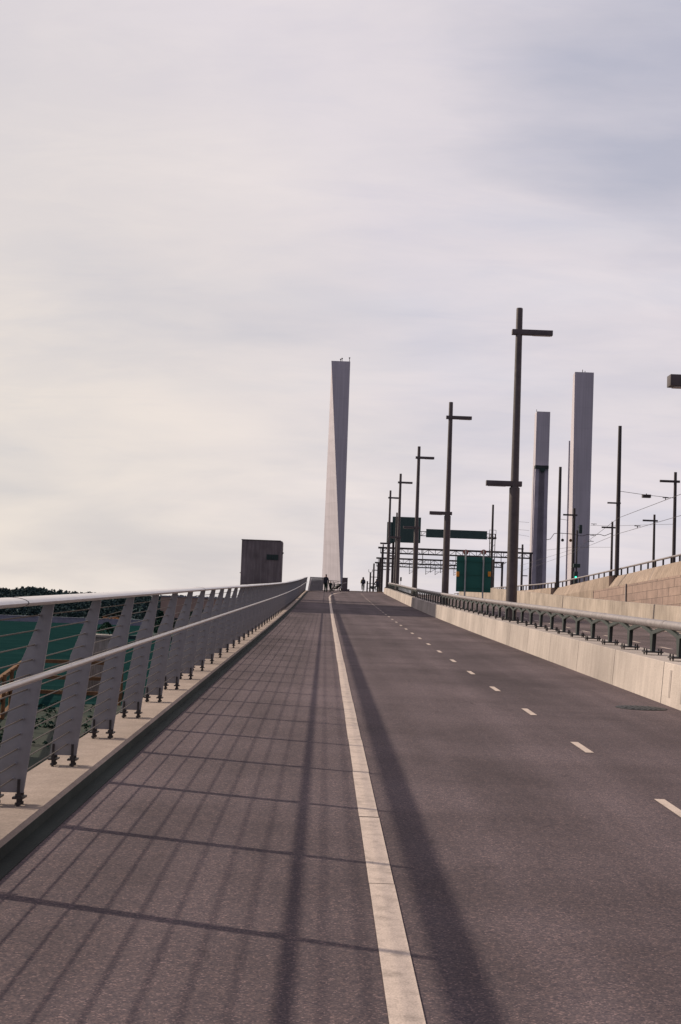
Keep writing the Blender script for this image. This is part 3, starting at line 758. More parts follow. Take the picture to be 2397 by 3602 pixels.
# ------------------------------------------------------------------ wires, signals and hung things
def wire(pts, label, r=.014, name='overhead_wire', cat='wire', group='overhead wires', sag=0):
    pts = [Vector(p) for p in pts]
    L = []
    for a, c in zip(pts, pts[1:]):
        for k in range(8):
            s = k/8; p = a.lerp(c, s); p.z -= sag*4*s*(1-s); L.append(p)
    L.append(pts[-1])
    o = MB().tube(L, r, 5).build(name, M['pole_far']); return tag(o, label, cat, group)
W = 'overhead wires'
wire([at(2176, 1727, 94), at(2258, 1739, 94.5), at(2290, 1743, 95), at(2372, 1752, 96)], 'span wire carrying the hung lamp box at the right', .016)
q = MB(); p, r = at(2260.5, 1738.5, 94.7), at(2288.5, 1751.5, 94.7); q.box(p.x, r.x, 94.5, 94.9, r.z, p.z-.02); q.tube([((p.x+r.x)/2, 94.7, p.z-.03), ((p.x+r.x)/2, 94.7, p.z+.06)], .03, 6)
tag(q.build('hanging_lamp', M['pole_far'], smooth=False), 'dark box lamp hung on the span wire near the right edge', 'lamp')
wire([at(1830, 1990, 175), at(2040, 1925, 120), at(2176, 1822, 80), at(2397, 1738, 60), at(2700, 1620, 45)], 'long contact wire climbing to the right edge above the others', .012)
wire([at(1830, 2010, 175), at(2000, 1950, 130), at(2174, 1878, 85), at(2397, 1813, 62), at(2700, 1730, 46)], 'lower contact wire climbing to the right edge', .012)
wire([at(1826, 1835, 170), at(1862, 1838, 172)], 'topmost short wire between largest lamp and slim tower', .014)
wire([at(1826, 1863, 170), at(1862, 1866, 172)], 'middle short wire between largest lamp and slim tower', .014)
wire([at(1826, 1881, 170), at(1862, 1887, 172)], 'lowest short wire between largest lamp and slim tower', .014)
wire([at(1966, 1825, 118), at(2000, 1830, 122)], 'short wire from the middle parapet pole to the lamp beside the tower', .016)
wire([at(1922, 1899, 140), at(1937, 1896, 140), at(1950, 1877, 140), at(1966, 1875, 140), at(2021, 1879, 140), at(2035, 1884, 140), at(2050, 1885, 140), at(2066, 1880, 140), at(2112, 1880, 140), at(2127, 1885, 140), at(2152, 1875, 140)], 'wavy dark cable looping across the right-hand tower', .03)
wire([at(2078, 1848, 140), at(2155, 1850, 140), at(2320, 1845, 130), at(2370, 1844, 125)], 'flat span wire behind the tallest parapet pole', .014)
wire([at(1924, 1935, 140), at(2010, 1925, 140), at(2153, 1925, 140)], 'lowest flat wire across the foot of the right-hand tower', .012)
for px, py, y, m_, lab in ((1979.5, 1900, 140, 'pole_far', 'round dark disc hung between the two right-hand towers'),
                           (2008, 1901, 140, 'rust', 'round rust-brown disc hung before the sunlit tower face'),
                           (2056.5, 1902.5, 140, 'tower_dark', 'round grey disc hung before the lilac tower front')):
    p = at(px, py, y); q = MB(); q.disc(p, .15, .03); q.tube([p+Vector((0, 0, .14)), p+Vector((0, 0, .62))], .008, 4)
    tag(q.build('hanging_sign', M[m_]), lab, 'sign', 'round discs on the span wire')
for px, py in ((2090, 1843), (2243, 1850), (2342, 1751), (2087, 1884), (2079, 1904)):
    p = at(px, py, 138 if px < 2200 else 95); q = MB(); w = .28 if px < 2200 else .2
    q.box(p.x-w, p.x+w, p.y-.03, p.y+.03, p.z-.025, p.z+.025); q.tube([p, p+Vector((0, 0, -.16 if py in (1843, 1850, 1751) else .12))], .03, 6)
    tag(q.build('wire_clamp', M['pole_far']), {2090: 'small wire clamp right of the right-hand tower, upper one', 2243: 'small wire clamp midway to the right edge', 2342: 'small wire clamp beside the right-edge lamp post', 2087: 'small wire clamp right of the tower, just under the wavy cable', 2079: 'lowest small wire clamp at the right edge of the tower'}[px], 'wire clamp', 'clamps on the overhead wires')
ts = at(2028, 1990, 133)
sg = thing('traffic_signal', (ts.x, 133, 3.5), 'dark signal post with a lit green lamp at the foot of the right-hand tower', 'traffic signal')
q = MB(); q.tube([(ts.x, 133, 3.4), (ts.x, 133, at(2028, 1865, 133).z)], .08, 8); q.build('post', M['pole_far'], sg)
p = at(2028, 1990, 133); q = MB(); q.box(p.x-.3, p.x+.33, 132.7, 133.1, p.z-.18, p.z+.18); q.build('hood', M['panel'], sg, bevel=.04)
p = at(2026, 2031, 132.6); q = MB(); q.box(p.x-.16, p.x+.2, 132.62, 132.9, p.z-.75, p.z+.55); hd = q.build('signal_head', M['panel'], sg, bevel=.03)
q = MB(); q.disc((p.x, 132.6, p.z+.02), .085, .04); q.build('green_lamp', M['green'], sg)
p = at(2041.5, 1862, 133); q = MB(); q.box(p.x-.14, p.x+.14, 132.7, 132.98, p.z-.4, p.z+.4); q.tube([(ts.x, 132.9, p.z+.2), (p.x, 132.9, p.z+.2)], .03, 6)
for dz in (-.25, 0, .25): q.disc((p.x, 132.68, p.z+dz), .09, .05, 14)
q.build('signal_head', M['panel'], sg)
p = at(1411, 2037, 160); q = MB(); q.box(p.x-.09, p.x+.09, 160, 160.12, p.z-.22, p.z+.22); q.tube([(p.x, 160.06, Z(160)), (p.x, 160.06, p.z-.2)], .018, 6)
tag(q.build('lane_sign', M['pole_far'], smooth=False), 'small dark upright sign between two lamp posts above the barrier', 'sign')

# ------------------------------------------------------------------ people and small things at the crest
def body(name, V, E, R, root, mats, pick, parent):
    me = bpy.data.meshes.new(name); me.from_pydata(V, E, []); o = bpy.data.objects.new(name, me); col.objects.link(o)
    md = o.modifiers.new('s', 'SKIN'); md.branch_smoothing = .4
    for i, sv in enumerate(me.skin_vertices[0].data):
        r = R[i]; sv.radius = r if isinstance(r, tuple) else (r, r); sv.use_root = (i == root)
    o.modifiers.new('d', 'SUBSURF').levels = 2; o.modifiers['d'].render_levels = 2
    dg = bpy.context.evaluated_depsgraph_get(); dg.update()
    nm = bpy.data.meshes.new_from_object(o.evaluated_get(dg)); nm.name = name
    bpy.data.objects.remove(o); 
    nm.materials.clear()
    for mm in mats: nm.materials.append(mm)
    for p in nm.polygons: p.use_smooth = True; p.material_index = pick(p.center)
    ob = bpy.data.objects.new(name, nm); col.objects.link(ob)
    if parent: ob.parent = parent
    return ob
def human(loc, h, label, mats, stride=.2, hand=None, group=None):
    t = thing('person', loc, label, 'person', group); k = h/1.75
    V = [(0, 0, .95), (0, 0, 1.12), (0, 0, 1.32), (0, 0, 1.46), (0, -.01, 1.56), (0, 0, 1.655), (0, .005, 1.735),          # 0-6 spine/head
         (-.17, 0, 1.42), (-.205, .03, 1.15), (-.205, -.02, .90), (-.20, -.04, .80),                                         # 7-10 left arm
         (.17, 0, 1.42), (.24, -.02, 1.15), (.25, .06, .91), (.25, .09, .81),                                              # 11-14 right arm
         (-.085, 0, .90), (-.085, stride*.5, .50), (-.085, stride*.55-.05, .09), (-.11, stride*.55+.13, .035),               # 15-18
         (.085, 0, .90), (.085, -stride*.2, .50), (.085, -stride*.9, .10), (.095, -stride*.9+.14, .035)]
    if hand: V[12], V[13], V[14] = hand
    E = [(0, 1), (1, 2), (2, 3), (3, 4), (4, 5), (5, 6), (3, 7), (7, 8), (8, 9), (9, 10), (3, 11), (11, 12), (12, 13), (13, 14), (0, 15), (15, 16), (16, 17), (17, 18), (0, 19), (19, 20), (20, 21), (21, 22)]
    R = [(.205, .15), (.20, .14), (.215, .15), (.15, .11), .06, (.085, .1), (.06, .07), .10, .075, .042, .034, .075, .055, .042, .034, .115, .088, .062, .04, .115, .088, .062, .04]
    V = [tuple(c*k for c in v) for v in V]; R = [tuple(c*k for c in r) if isinstance(r, tuple) else r*k for r in R]
    def pick(c):
        z = c.z/k
        if z > 1.52: return 2
        if z < .06: return 3
        if abs(c.x)/k > .19 and z < .86: return 2
        return 0 if z > .93 or abs(c.x)/k > .19 else 1
    body('body', V, E, R, 0, mats, pick, t)
    q = MB(); bmesh.ops.create_icosphere(q.bm, subdivisions=2, radius=.1*k, matrix=Matrix.Translation((0, -.012*k, 1.70*k)) @ Matrix.Diagonal((.93, 1.0, .85, 1)))
    q.build('hair', M['hair'], t, local=True)
    for s in (-1, 1):                                                   # fingers
        hx = V[10] if s < 0 else V[14]
        q = MB()
        for f in range(4): q.tube([(hx[0], hx[1]-.025*k+.016*f*k, hx[2]), (hx[0]+.005, hx[1]-.02*k+.015*f*k, hx[2]-.085*k+.008*abs(f-1.5)*k)], .008*k, 5)
        q.tube([(hx[0]-s*.02*k, hx[1]+.03*k, hx[2]+.01), (hx[0]-s*.025*k, hx[1]+.05*k, hx[2]-.045*k)], .009*k, 5)
        q.build('hand', M['skin'], t, local=True)
    return t
jm = [M['jacket'], M['trousers'], M['skin'], M['rubber']]
pw_ = at(1146, 2082, 144)
adult = human((pw_.x, 144, Z(144)), 1.78, 'walker in dark jacket and trousers seen from behind, holding a child by the hand', jm, .25,
              hand=[(.24, -.02, 1.15), (.29, .05, .92), (.31, .06, .83)])
pc_ = at(1163, 2081, 144.3)
human((pc_.x, 144.3, Z(144.3)), 1.12, 'small child in dark clothes walking at the right hand of the walker', [M['trousers'], M['trousers'], M['skin'], M['rubber']], .22)

def bicycle(loc, label, rz=0):
    t = thing('bicycle', loc, label, 'bicycle'); t.rotation_euler = (0, 0, rz)
    q = MB()
    pts = {'bb': (0, 0, .28), 'seat': (0, -.18, .9), 'head': (0, .42, .88), 'rear': (0, -.46, .34), 'front': (0, .58, .34), 'hl': (0, .45, .72)}
    for a_, c_ in (('bb', 'seat'), ('bb', 'hl'), ('seat', 'head'), ('rear', 'bb'), ('rear', 'seat')):
        q.tube([pts[a_], pts[c_]], .018, 8)
    q.build('frame', M['pole_far'], t, local=True)
    q = MB(); q.tube([pts['head'], pts['front']], .018, 8); q.tube([(0, .40, .88), (0, .39, 1.02)], .014, 6); q.tube([(-.29, .30, 1.04), (-.15, .38, 1.03), (.15, .38, 1.03), (.29, .30, 1.04)], .014, 6); q.build('handlebar', M['pole_far'], t, local=True)
    q = MB(); q.hull([(-.07, -.30, .93), (.07, -.30, .93), (.02, -.04, .94), (-.02, -.04, .94)], [(-.07, -.30, .97), (.07, -.30, .97), (.02, -.04, .965), (-.02, -.04, .965)]); q.build('saddle', M['rubber'], t, local=True)
    for yy in (-.46, .58):
        q = MB(); q.torus((0, yy, .34), .325, .02); w = q.build('wheel', M['rubber'], t, local=True)
        q = MB()
        for k in range(10): q.tube([(0, yy, .34), (0, yy+.315*math.cos(k*PI/5), .34+.315*math.sin(k*PI/5))], .004, 4)
        q.build('spoke', M['zinc'], w, local=True); w.children[0]['kind'] = 'stuff'
    return t
def rider(loc, label, rz, mats):
    t = thing('person', loc, label, 'person'); t.rotation_euler = (0, 0, rz)
    V = [(0, -.19, 1.0), (0, -.13, 1.17), (0, -.02, 1.36), (0, .05, 1.47), (0, .09, 1.56), (0, .12, 1.65), (0, .13, 1.72),
         (-.18, .06, 1.43), (-.25, .17, 1.22), (-.25, .30, 1.07), (-.26, .33, 1.05), (.18, .06, 1.43), (.25, .17, 1.22), (.25, .30, 1.07), (.26, .33, 1.05),
         (-.10, -.17, .97), (-.12, .17, .72), (-.12, .05, .33), (-.12, .17, .27), (.10, -.17, .97), (.12, .05, .60), (.12, -.1, .22), (.12, .03, .15)]
    E = [(0, 1), (1, 2), (2, 3), (3, 4), (4, 5), (5, 6), (3, 7), (7, 8), (8, 9), (9, 10), (3, 11), (11, 12), (12, 13), (13, 14), (0, 15), (15, 16), (16, 17), (17, 18), (0, 19), (19, 20), (20, 21), (21, 22)]
    R = [(.27, .17), (.28, .19), (.26, .18), (.18, .14), .10, (.09, .1), (.065, .075), .09, .065, .045, .036, .09, .065, .045, .036, .10, .075, .052, .036, .10, .075, .052, .036]
    def pick(c):
        if c.z > 1.55: return 2
        if c.x < -.24 and c.z > 1.12: return 4
        return 0 if c.z > .95 or abs(c.x) > .2 else 1
    body('body', V, E, R, 0, mats, pick, t)
    q = MB(); bmesh.ops.create_icosphere(q.bm, subdivisions=2, radius=.145, matrix=Matrix.Translation((0, .10, 1.68)) @ Matrix.Diagonal((.9, 1.05, .95, 1)))
    q.build('hood', M['jacket'], t, local=True)
    return t
rm = [M['jacket'], M['trousers'], M['skin'], M['rubber'], M['yellow']]
p = at(1277, 2078, 172)
cyc = (p.x, 172, Z(172))
bicycle(cyc, 'dark bicycle ridden by the hooded cyclist at the crest', 0); rider(cyc, 'hooded cyclist in dark jacket with a yellow sleeve at the crest', 0, rm)
p = at(1326, 2075, 190); cyc = (p.x, 190, Z(190))
bicycle(cyc, 'dark bicycle dipping over the crest beside the barrier end', .5); rider(cyc, 'dark crouched cyclist dipping over the crest beside the barrier end', .5, rm[:4]+[M['jacket']])
p = at(1312, 2067.5, 185); q = MB(); q.hull([p+Vector((.28*math.cos(a), -.02, .21*math.sin(a))) for a in [2*PI*k/24 for k in range(24)]], [p+Vector((.28*math.cos(a), .02, .21*math.sin(a))) for a in [2*PI*k/24 for k in range(24)]])
rsn = thing('oval_sign', (p.x, 185, Z(185)), 'dark oval sign on a short post at the crest left of the barrier end', 'sign'); q.build('plate', M['tower_black'], rsn)
q = MB(); q.tube([(p.x, 185.05, Z(185)), (p.x, 185.05, p.z)], .04, 8); q.build('post', M['pole_far'], rsn)
p, r = at(1204.5, 2032.5, 168), at(1222.5, 2076, 168)
cb = thing('utility_cabinet', ((p.x+r.x)/2, 168, Z(168)), 'dark upright cabinet with a pale streak at the foot of the twisted tower', 'cabinet')
q = MB(); q.box(p.x, r.x, 168, 168.5, Z(168)-.02, p.z); q.build('body', M['cabinet'], cb, smooth=False, bevel=.012)
q = MB(); q.box(p.x-.03, r.x+.03, 167.97, 168.53, p.z+.001, p.z+.03); q.build('lid', M['cabinet'], cb, smooth=False)
q = MB(); mz = (p.z+r.z)/2+.1; q.hull([(p.x+.08, 167.985, mz-.05), (r.x-.12, 167.985, mz+.05), (r.x-.12, 167.985, mz+.09), (p.x+.08, 167.985, mz)], [(p.x+.08, 167.999, mz-.05), (r.x-.12, 167.999, mz+.05), (r.x-.12, 167.999, mz+.09), (p.x+.08, 167.999, mz)]); q.build('sticker', M['paintedwhite'], cb, smooth=False)
q = MB(); q.box(r.x-.06, r.x+.25, 167.6, 168.2, Z(168), Z(168)+.28); q.build('plinth', M['cabinet'], cb, smooth=False)
# parked scooter beside the pipe railing
p = at(1187, 2071, 158)
st = thing('parked_scooter', (p.x, 158, Z(158)), 'dark parked motor scooter beside the foot of the twisted tower', 'scooter')
st.rotation_euler = (0, 0, .65)
q = MB()
L = [(-.62, .62, .16, .03), (-.5, .68, .2, .14), (-.1, .62, .22, .2), (.05, .42, .16, .16), (.4, .40, .16, .16), (.52, .6, .12, .12), (.6, .95, .06, .06)]
q.loops([[(w*math.cos(a), yy, zz+hh*math.sin(a)) for a in [2*PI*k/10 for k in range(10)]] for yy, zz, w, hh in L]); q.build('fairing', M['tower_black'], st, local=True)
q = MB(); q.tube([(-.33, .55, 1.02), (0, .6, .99), (.33, .55, 1.02)], .02, 8); q.tube([(0, .6, .98), (0, .72, .3)], .03, 8); q.build('handlebar', M['pole_far'], st, local=True)
q = MB(); q.hull([(-.13, -.6, .78), (.13, -.6, .78), (.1, .05, .76), (-.1, .05, .76)], [(-.13, -.6, .86), (.13, -.6, .86), (.1, .05, .82), (-.1, .05, .82)]); q.build('saddle', M['rubber'], st, local=True, bevel=.02)
for yy in (-.55, .76):
    q = MB(); q.torus((0, yy, .24), .19, .06); q.build('wheel', M['rubber'], st, local=True)

# ------------------------------------------------------------------ the river and its far side
q = MB(); q.face([(-4000, -60, -10), (4000, -60, -10), (4000, 6000, -10), (-4000, 6000, -10)]); tag(q.build('water', M['water'], smooth=False), kind='structure')
def land(name, poly, z0, z1, m_):
    q = MB(); q.hull([(x, y, z0) for x, y in poly], [(x, y, z1) for x, y in poly]); return tag(q.build(name, m_, smooth=False), kind='structure')
land('far_bank', [(-900, 776), (700, 776), (900, 1100), (-1200, 1100)], -10.5, -7.3, M['hillm'])
qw = thing('quay_wall', (-150, 772, -10), 'long lilac-grey quay wall along the far river bank', 'quay wall')
q = MB(); q.box(-900, 700, 771, 776, -11, -7.2); q.box(-900, 700, 770.8, 776, -7.2, -6.9); q.build('wall', M['quay'], qw, smooth=False)
# wooded hill
PR = [(-300, 2075), (0, 2072), (60, 2069), (110, 2064), (150, 2065), (172, 2074), (220, 2077), (250, 2082), (400, 2086), (515, 2088), (570, 2094), (730, 2099), (900, 2110), (1100, 2126), (1300, 2140)]
def hillz(x):
    px = 1146+x/1500*5000
    for (a_, u), (c_, v) in zip(PR, PR[1:]):
        if px <= c_: 
            t = max(0, (px-a_)/(c_-a_)); py = u+(v-u)*t; break
    else: py = PR[-1][1]
    return at(px, py, 1500).z-6.0
q = MB(); gx = frange(-700, 120, 20); gy = frange(900, 1800, 60); rows = []
def hz(x, y):
    s = min(1, max(0, (y-900)/600)); s = s*s*(3-2*s)
    return -7.5+(hillz(x*1500/max(y, 1100) if y < 1500 else x)+7.5)*s
for y in gy: rows.append([q.bm.verts.new((x, y, hz(x, y))) for x in gx])
for a_, c_ in zip(rows, rows[1:]):
    for i in range(len(gx)-1): q.bm.faces.new((a_[i], a_[i+1], c_[i+1], c_[i]))
tag(q.build('hill', M['hillm']), kind='structure')
def crown(q, x, y, z, h, w, n, leaf):
    for k in range(n):
        s = random.random()**.8; a = random.uniform(0, 2*PI); rr = w*(1-s*.86)*math.sqrt(random.uniform(.25, 1))*(.8+.4*random.random())
        c = Vector((x+rr*math.cos(a), y+rr*math.sin(a), z+h*(.1+.9*s)))
        e = Euler((random.uniform(-1, 1), random.uniform(-1, 1), random.uniform(0, 6.3))).to_matrix(); L = leaf*random.uniform(.6, 1.3)
        q.bm.faces.new([q.bm.verts.new(c+e @ Vector(v)*L) for v in ((-1, -.6, 0), (1, -.5, .15), (.3, .9, -.1))])
q = MB()
for k in range(4200):
    y = 905+620*random.random()**.7; x = random.uniform(-.40*y-20, .0*y)
    crown(q, x, y, hz(x, y)-.6, random.uniform(3.2, 7.2), random.uniform(1.8, 3.4), 28, 1.15)
for k in range(260):
    y = random.uniform(782, 900); x = random.uniform(-.3*y, -.05*y)
    crown(q, x, y, -7.6, random.uniform(2.5, 6.5), random.uniform(2, 3.6), 90, .8)
tag(q.build('forest', M['forest'], smooth=False), 'dark wooded hill slope across the river behind the railing', 'forest', kind='stuff')
# house and long building over there
a_, c_ = at(362, 2182, 778), at(411, 2184, 778); zt = at(362, 2170, 778).z
hs = thing('house', ((a_.x+c_.x)/2, 779, -7.3), 'small orange house with a pale lean-to roof on the far quay', 'house')
q = MB(); q.box(a_.x, c_.x, 778, 790, -7.4, zt); q.build('wall', M['orange'], hs, smooth=False)
for k in range(4):
    xx = a_.x+(c_.x-a_.x)*(k+.5)/4; q = MB(); q.box(xx-.45, xx+.45, 777.9, 778.1, zt-1.7, zt-.5); q.build('window', M['glass'], hs, smooth=False)
rp = at(425, 2150, 778)
q = MB(); q.hull([(a_.x-.6, 777.3, zt), (c_.x+2.5, 777.3, rp.z), (c_.x+2.5, 777.3, rp.z+.35), (a_.x-.6, 777.3, zt+.3)], [(a_.x-.6, 791, zt), (c_.x+2.5, 791, rp.z), (c_.x+2.5, 791, rp.z+.35), (a_.x-.6, 791, zt+.3)]); q.build('roof', M['roof'], hs, smooth=False)
a_, c_ = at(567, 2098, 520), at(800, 2103, 520)
lb = thing('long_building', ((a_.x+c_.x)/2, 525, -10), 'long plain pink-brown building across the water, seen between the railing fins', 'building')
q = MB(); q.box(a_.x, c_.x+10, 520, 545, -10, a_.z); q.build('wall', M['pinkwall'], lb, smooth=False)
q = MB(); q.box(a_.x-.3, c_.x+10.3, 519.7, 545.3, a_.z, a_.z+.4); q.build('roof', M['quay'], lb, smooth=False)
for k in range(7):
    xx = a_.x+1.8+k*3.6; q = MB(); q.box(xx, xx+1.2, 519.9, 520.1, a_.z-9.5, a_.z-7.6); q.build('window', M['glass'], lb, smooth=False)
land('near_bank', [(-64, 470), (40, 470), (60, 560), (-64, 560)], -10.5, -8.8, M['hillm'])
zt = at(650, 2152, 478).z
for k in range(16):
    x = -58+3.4*k; q = MB()
    t = thing('tree', (x, 478+random.uniform(-2, 4), -8.8), 'dark bushy tree of the row in front of the long pink-brown building', 'tree', 'trees in front of the long building')
    q.tube([(0, 0, -.2), (0, 0, 4)], [.22, .1], 7); q.build('trunk', M['rust'], t, local=True)
    q = MB(); crown(q, 0, 0, .4, zt+8.8+random.uniform(-.6, .5), 2.5, 700, .42); q.build('crown', M['trees'], t, smooth=False, local=True)
# pier with rusty fenders
a_, c_ = at(296, 2240, 181), at(412, 2244, 181)
pr_ = thing('pier', ((a_.x+c_.x)/2, 183, -10), 'pale concrete pier standing in the dark river below the railing', 'pier')
q = MB(); q.box(a_.x, c_.x, 181, 188, -10.5, a_.z); q.build('shaft', M['pier'], pr_, smooth=False, bevel=.08)
q = MB(); q.box(a_.x-.15, c_.x+.15, 180.8, 188.2, a_.z+.002, a_.z+.3); q.build('cap', M['pier'], pr_, smooth=False)
q = MB()
for k in range(1): crown(q, (a_.x+c_.x)/2, 186, a_.z+.3, 1.5, 1.7, 420, .2)
tag(q.build('shrub', M['trees'], smooth=False), 'dark green shrub growing on top of the pale pier', 'shrub')
fe = thing('timber_fender', (-34, 179, -10), 'rusty timber fender of three rails and posts in the river', 'fender')
for py in (2333, 2389, 2441):
    u_, v_ = at(85, py-11, 179.5), at(372, py, 179.5); q = MB(); q.box(u_.x, v_.x, 179.2, 179.7, v_.z-.22, v_.z+.22); q.build('rail', M['rust'], fe, smooth=False)
    w_ = Vector((-24, 92, v_.z)); q = MB()
    q.hull([(u_.x, 179.2, v_.z-.2), (u_.x+.4, 179.2, v_.z-.2), (u_.x+.4, 179.2, v_.z+.2), (u_.x, 179.2, v_.z+.2)], [(w_.x, w_.y, v_.z-.2), (w_.x+.4, w_.y, v_.z-.2), (w_.x+.4, w_.y, v_.z+.2), (w_.x, w_.y, v_.z+.2)]); q.build('rail', M['rust'], fe, smooth=False)
for k in range(9):
    s = k/8; x = at(85, 2380, 179.5).x+(-24-at(85, 2380, 179.5).x)*s+.55; y = 179.5-87*s; q = MB(); q.tube([(x, y, -11), (x, y, -5.5)], .2, 8); q.build('post', M['rust'], fe)
for px, py0, py1, y in ((431, 2345, 2460, 172), (409, 2385, 2500, 166), (422, 2430, 2500, 160)):
    p = at(px, py0, y); q = MB(); q.tube([(p.x, y, -11), (p.x, y, p.z)], .17, 10)
    tag(q.build('mooring_post', M['rust']), {431: 'tallest rusty mooring post rising between the third and fourth fins', 409: 'rusty mooring post beside the third railing fin', 422: 'short rusty mooring post low beside the fourth fin'}[px], 'post', 'rusty mooring posts')
land('river_bank', [(-60, -40), (-3, -40), (-3, 158), (-26, 160), (-33, 140), (-60, 120)], -10.6, -9.7, M['bank'])
q = MB()
for k in range(900):
    y = random.uniform(20, 157); x = random.uniform(-46, -4)
    if x < -30 and y > 118: continue
    crown(q, x, y, -9.75, random.uniform(.15, .9), random.uniform(.3, 1.1), 22, .16)
tag(q.build('undergrowth', M['trees'], smooth=False), 'dark low scrub on the bank below the railing', 'scrub', kind='stuff')
po = thing('pontoon', (-26, 128, -9.6), 'white slatted pontoon floating low beyond the second railing fin', 'pontoon')
u_, v_ = at(100, 2611, 126), at(186, 2606, 126)
q = MB()
for k in range(6): q.box(u_.x, v_.x, 124.2+k*.62, 124.7+k*.62, u_.z, u_.z+.1)
q.build('deck', M['timber_white'], po, smooth=False); po.children[-1]['kind'] = 'stuff'
q = MB(); q.box(u_.x+.1, v_.x-.1, 124.3, 127.6, -10.2, u_.z-.01); q.build('float', M['rubber'], po, smooth=False)
po2 = thing('pontoon', (-29.5, 128, -9.6), 'white slatted pontoon at the left picture edge, left of the first fin', 'pontoon')
u_, v_ = at(-60, 2603, 127), at(24, 2598, 127); q = MB()
for k in range(6): q.box(u_.x, v_.x, 125.2+k*.62, 125.7+k*.62, u_.z, u_.z+.1)
q.build('deck', M['timber_white'], po2, smooth=False); po2.children[-1]['kind'] = 'stuff'
q = MB(); q.box(u_.x+.1, v_.x-.1, 125.3, 128.6, -10.2, u_.z-.01); q.build('float', M['rubber'], po2, smooth=False)
# unseen block added to the left to throw shade across the deck
fl = thing('shade_caster', (-51, 105, -10), 'tall pale unseen block added left of the bridge to shade the deck', 'building')
q = MB(); q.box(-60, -42, 95.7, 114.5, -10, 34.3); q.build('wall', M['plaster'], fl, smooth=False)
q = MB(); q.box(-60.3, -41.7, 95.4, 114.8, 34.302, 34.7); q.build('roof', M['quay'], fl, smooth=False)
for i in range(11):
    for k in range(4):
        q = MB(); q.box(-41.98, -41.9, 97.5+k*4.4, 99.6+k*4.4, -6+i*3.6, -4.2+i*3.6); q.build('window', M['glass'], fl, smooth=False)

# ------------------------------------------------------------------ light
sun_dir = Vector((-1.67, .79, 1.0)).normalized()
sl = bpy.data.lights.new('sun', 'SUN'); sl.energy = 4.7; sl.angle = math.radians(.8); sl.color = (1.0, .86, .70)
so = bpy.data.objects.new('sun', sl); col.objects.link(so); so.rotation_euler = (-sun_dir).to_track_quat('-Z', 'Y').to_euler()
el = math.asin(sun_dir.z); az = math.atan2(sun_dir.x, sun_dir.y)
wd = bpy.data.worlds.new('World'); sc.world = wd; wd.use_nodes = True
nt = wd.node_tree; bg = nt.nodes['Background']
sky = N(nt, 'ShaderNodeTexSky', sky_type='NISHITA', sun_disc=False, sun_elevation=el, sun_rotation=az, dust_density=2.0)
tc = N(nt, 'ShaderNodeTexCoord'); sep = N(nt, 'ShaderNodeSeparateXYZ'); nt.links.new(tc.outputs['Generated'], sep.inputs[0])
def math_(op, a, b_=None):
    n = N(nt, 'ShaderNodeMath', operation=op)
    for i, v in enumerate((a, b_)):
        if v is None: continue
        if hasattr(v, 'is_linked'): nt.links.new(v, n.inputs[i])
        else: n.inputs[i].default_value = v
    return n.outputs[0]
zc = math_('MAXIMUM', sep.outputs[2], 0.0); den = math_('ADD', zc, .22)
cx_ = math_('DIVIDE', sep.outputs[0], den); cy_ = math_('DIVIDE', sep.outputs[1], den)
cmb = N(nt, 'ShaderNodeCombineXYZ'); nt.links.new(cx_, cmb.inputs[0]); nt.links.new(cy_, cmb.inputs[1])
mp = N(nt, 'ShaderNodeMapping'); mp.inputs['Scale'].default_value = (1.0, 1.15, 1); mp.inputs['Rotation'].default_value = (0, 0, .45); mp.inputs['Location'].default_value = (3.4, 1.3, 0)
nt.links.new(cmb.outputs[0], mp.inputs[0])
n1 = N(nt, 'ShaderNodeTexNoise'); n1.inputs['Scale'].default_value = 1.5; n1.inputs['Detail'].default_value = 6; n1.inputs['Roughness'].default_value = .5; n1.inputs['Distortion'].default_value = .5; nt.links.new(mp.outputs[0], n1.inputs['Vector'])
cover = ramp(nt, n1.outputs['Fac'], [(.30, g(.62)), (.5, g(.88)), (.62, g(1))])
mp2 = N(nt, 'ShaderNodeMapping'); mp2.inputs['Scale'].default_value = (.8, 1.7, 1); mp2.inputs['Rotation'].default_value = (0, 0, .35); nt.links.new(cmb.outputs[0], mp2.inputs[0])
n2 = N(nt, 'ShaderNodeTexNoise'); n2.inputs['Scale'].default_value = 1.3; n2.inputs['Detail'].default_value = 7; n2.inputs['Roughness'].default_value = .52; nt.links.new(mp2.outputs[0], n2.inputs['Vector'])
cloud = ramp(nt, n2.outputs['Fac'], [(.32, (7.0, 6.75, 7.35)), (.47, (7.7, 7.1, 7.45)), (.66, (8.3, 7.6, 7.7))])
dt = N(nt, 'ShaderNodeVectorMath', operation='DOT_PRODUCT'); nt.links.new(tc.outputs['Generated'], dt.inputs[0]); dt.inputs[1].default_value = Vector((-.34, .94, .02)).normalized()
warm = ramp(nt, dt.outputs['Value'], [(.90, g(0)), (1, g(.9))])
mp3 = N(nt, 'ShaderNodeMapping'); mp3.inputs['Scale'].default_value = (1.2, 3.4, 1); mp3.inputs['Rotation'].default_value = (0, 0, -.5); nt.links.new(cmb.outputs[0], mp3.inputs[0])
n3 = N(nt, 'ShaderNodeTexNoise'); n3.inputs['Scale'].default_value = 2.6; n3.inputs['Detail'].default_value = 11; n3.inputs['Roughness'].default_value = .62; n3.inputs['Distortion'].default_value = .7; nt.links.new(mp3.outputs[0], n3.inputs['Vector'])
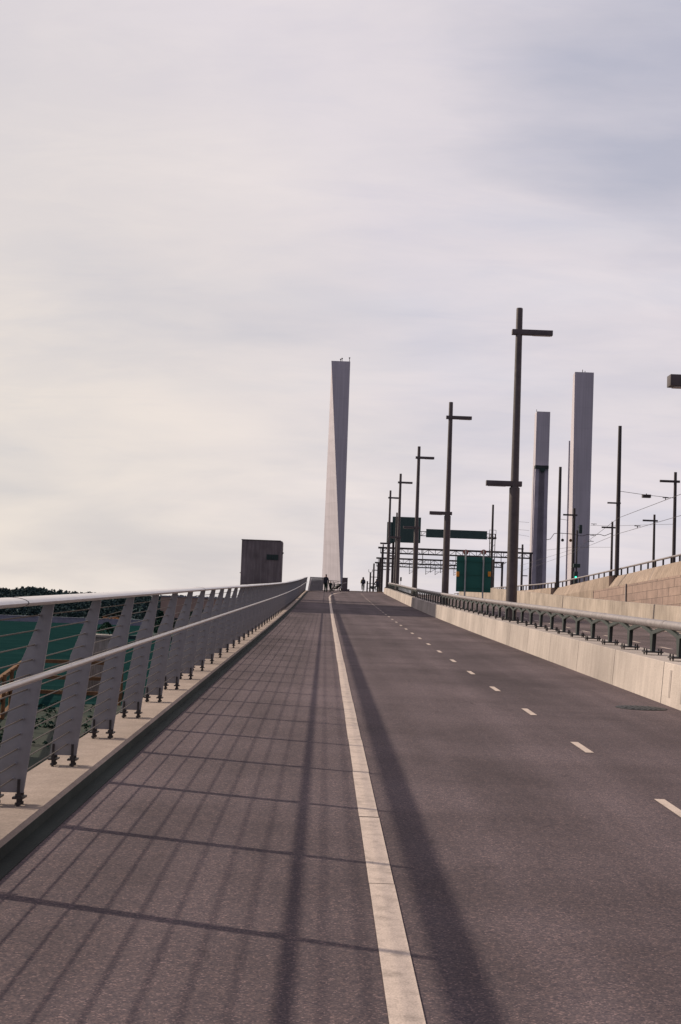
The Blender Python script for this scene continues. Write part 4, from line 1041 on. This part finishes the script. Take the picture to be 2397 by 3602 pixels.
cloud = mix(nt, cloud, ramp(nt, n3.outputs['Fac'], [(.32, (.91, .93, .97)), (.52, g(1)), (.7, (1.05, 1.04, 1.03))]), .6, 'MULTIPLY')
cloud = mix(nt, cloud, (8.7, 7.8, 6.8), warm)
# a break in the cloud high on the right
gp_ = N(nt, 'ShaderNodeVectorMath', operation='DOT_PRODUCT'); nt.links.new(tc.outputs['Generated'], gp_.inputs[0]); gp_.inputs[1].default_value = Vector((.262, .89, .38)).normalized()
gap = math_('ADD', gp_.outputs['Value'], math_('MULTIPLY', math_('SUBTRACT', n2.outputs['Fac'], .5), .10))
gapf = ramp(nt, gap, [(.980, g(1)), (1.006, g(.38))])
cover = mix(nt, cover, gapf, 1.0, 'MULTIPLY')
gq = N(nt, 'ShaderNodeVectorMath', operation='DOT_PRODUCT'); nt.links.new(tc.outputs['Generated'], gq.inputs[0]); gq.inputs[1].default_value = Vector((-.235, .92, .31)).normalized()
gap2 = math_('ADD', gq.outputs['Value'], math_('MULTIPLY', math_('SUBTRACT', n3.outputs['Fac'], .5), .05))
cover = mix(nt, cover, ramp(nt, gap2, [(.980, g(1)), (1.004, g(.78))]), 1.0, 'MULTIPLY')
thin = mix(nt, sky.outputs[0], (4.0, 4.2, 5.5), .7)
fin_ = mix(nt, thin, cloud, cover)
# the sky behind the camera is dulled to deepen shade on facing sides
fr = N(nt, 'ShaderNodeVectorMath', operation='DOT_PRODUCT'); nt.links.new(tc.outputs['Generated'], fr.inputs[0]); fr.inputs[1].default_value = Vector((-.35, .9, .1)).normalized()
dull = ramp(nt, math_('MULTIPLY', math_('ADD', fr.outputs['Value'], 1.0), .5), [(.1, (.40, .41, .52)), (.8, g(1))])
fin_ = mix(nt, fin_, dull, 1.0, 'MULTIPLY')
nt.links.new(fin_, bg.inputs['Color']); bg.inputs['Strength'].default_value = .1

sc.render.engine = 'CYCLES'
sc.cycles.use_denoising = True
sc.cycles.max_bounces = 6
sc.view_settings.view_transform = 'Standard'; sc.view_settings.look = 'None'; sc.view_settings.exposure = 0; sc.view_settings.gamma = 1
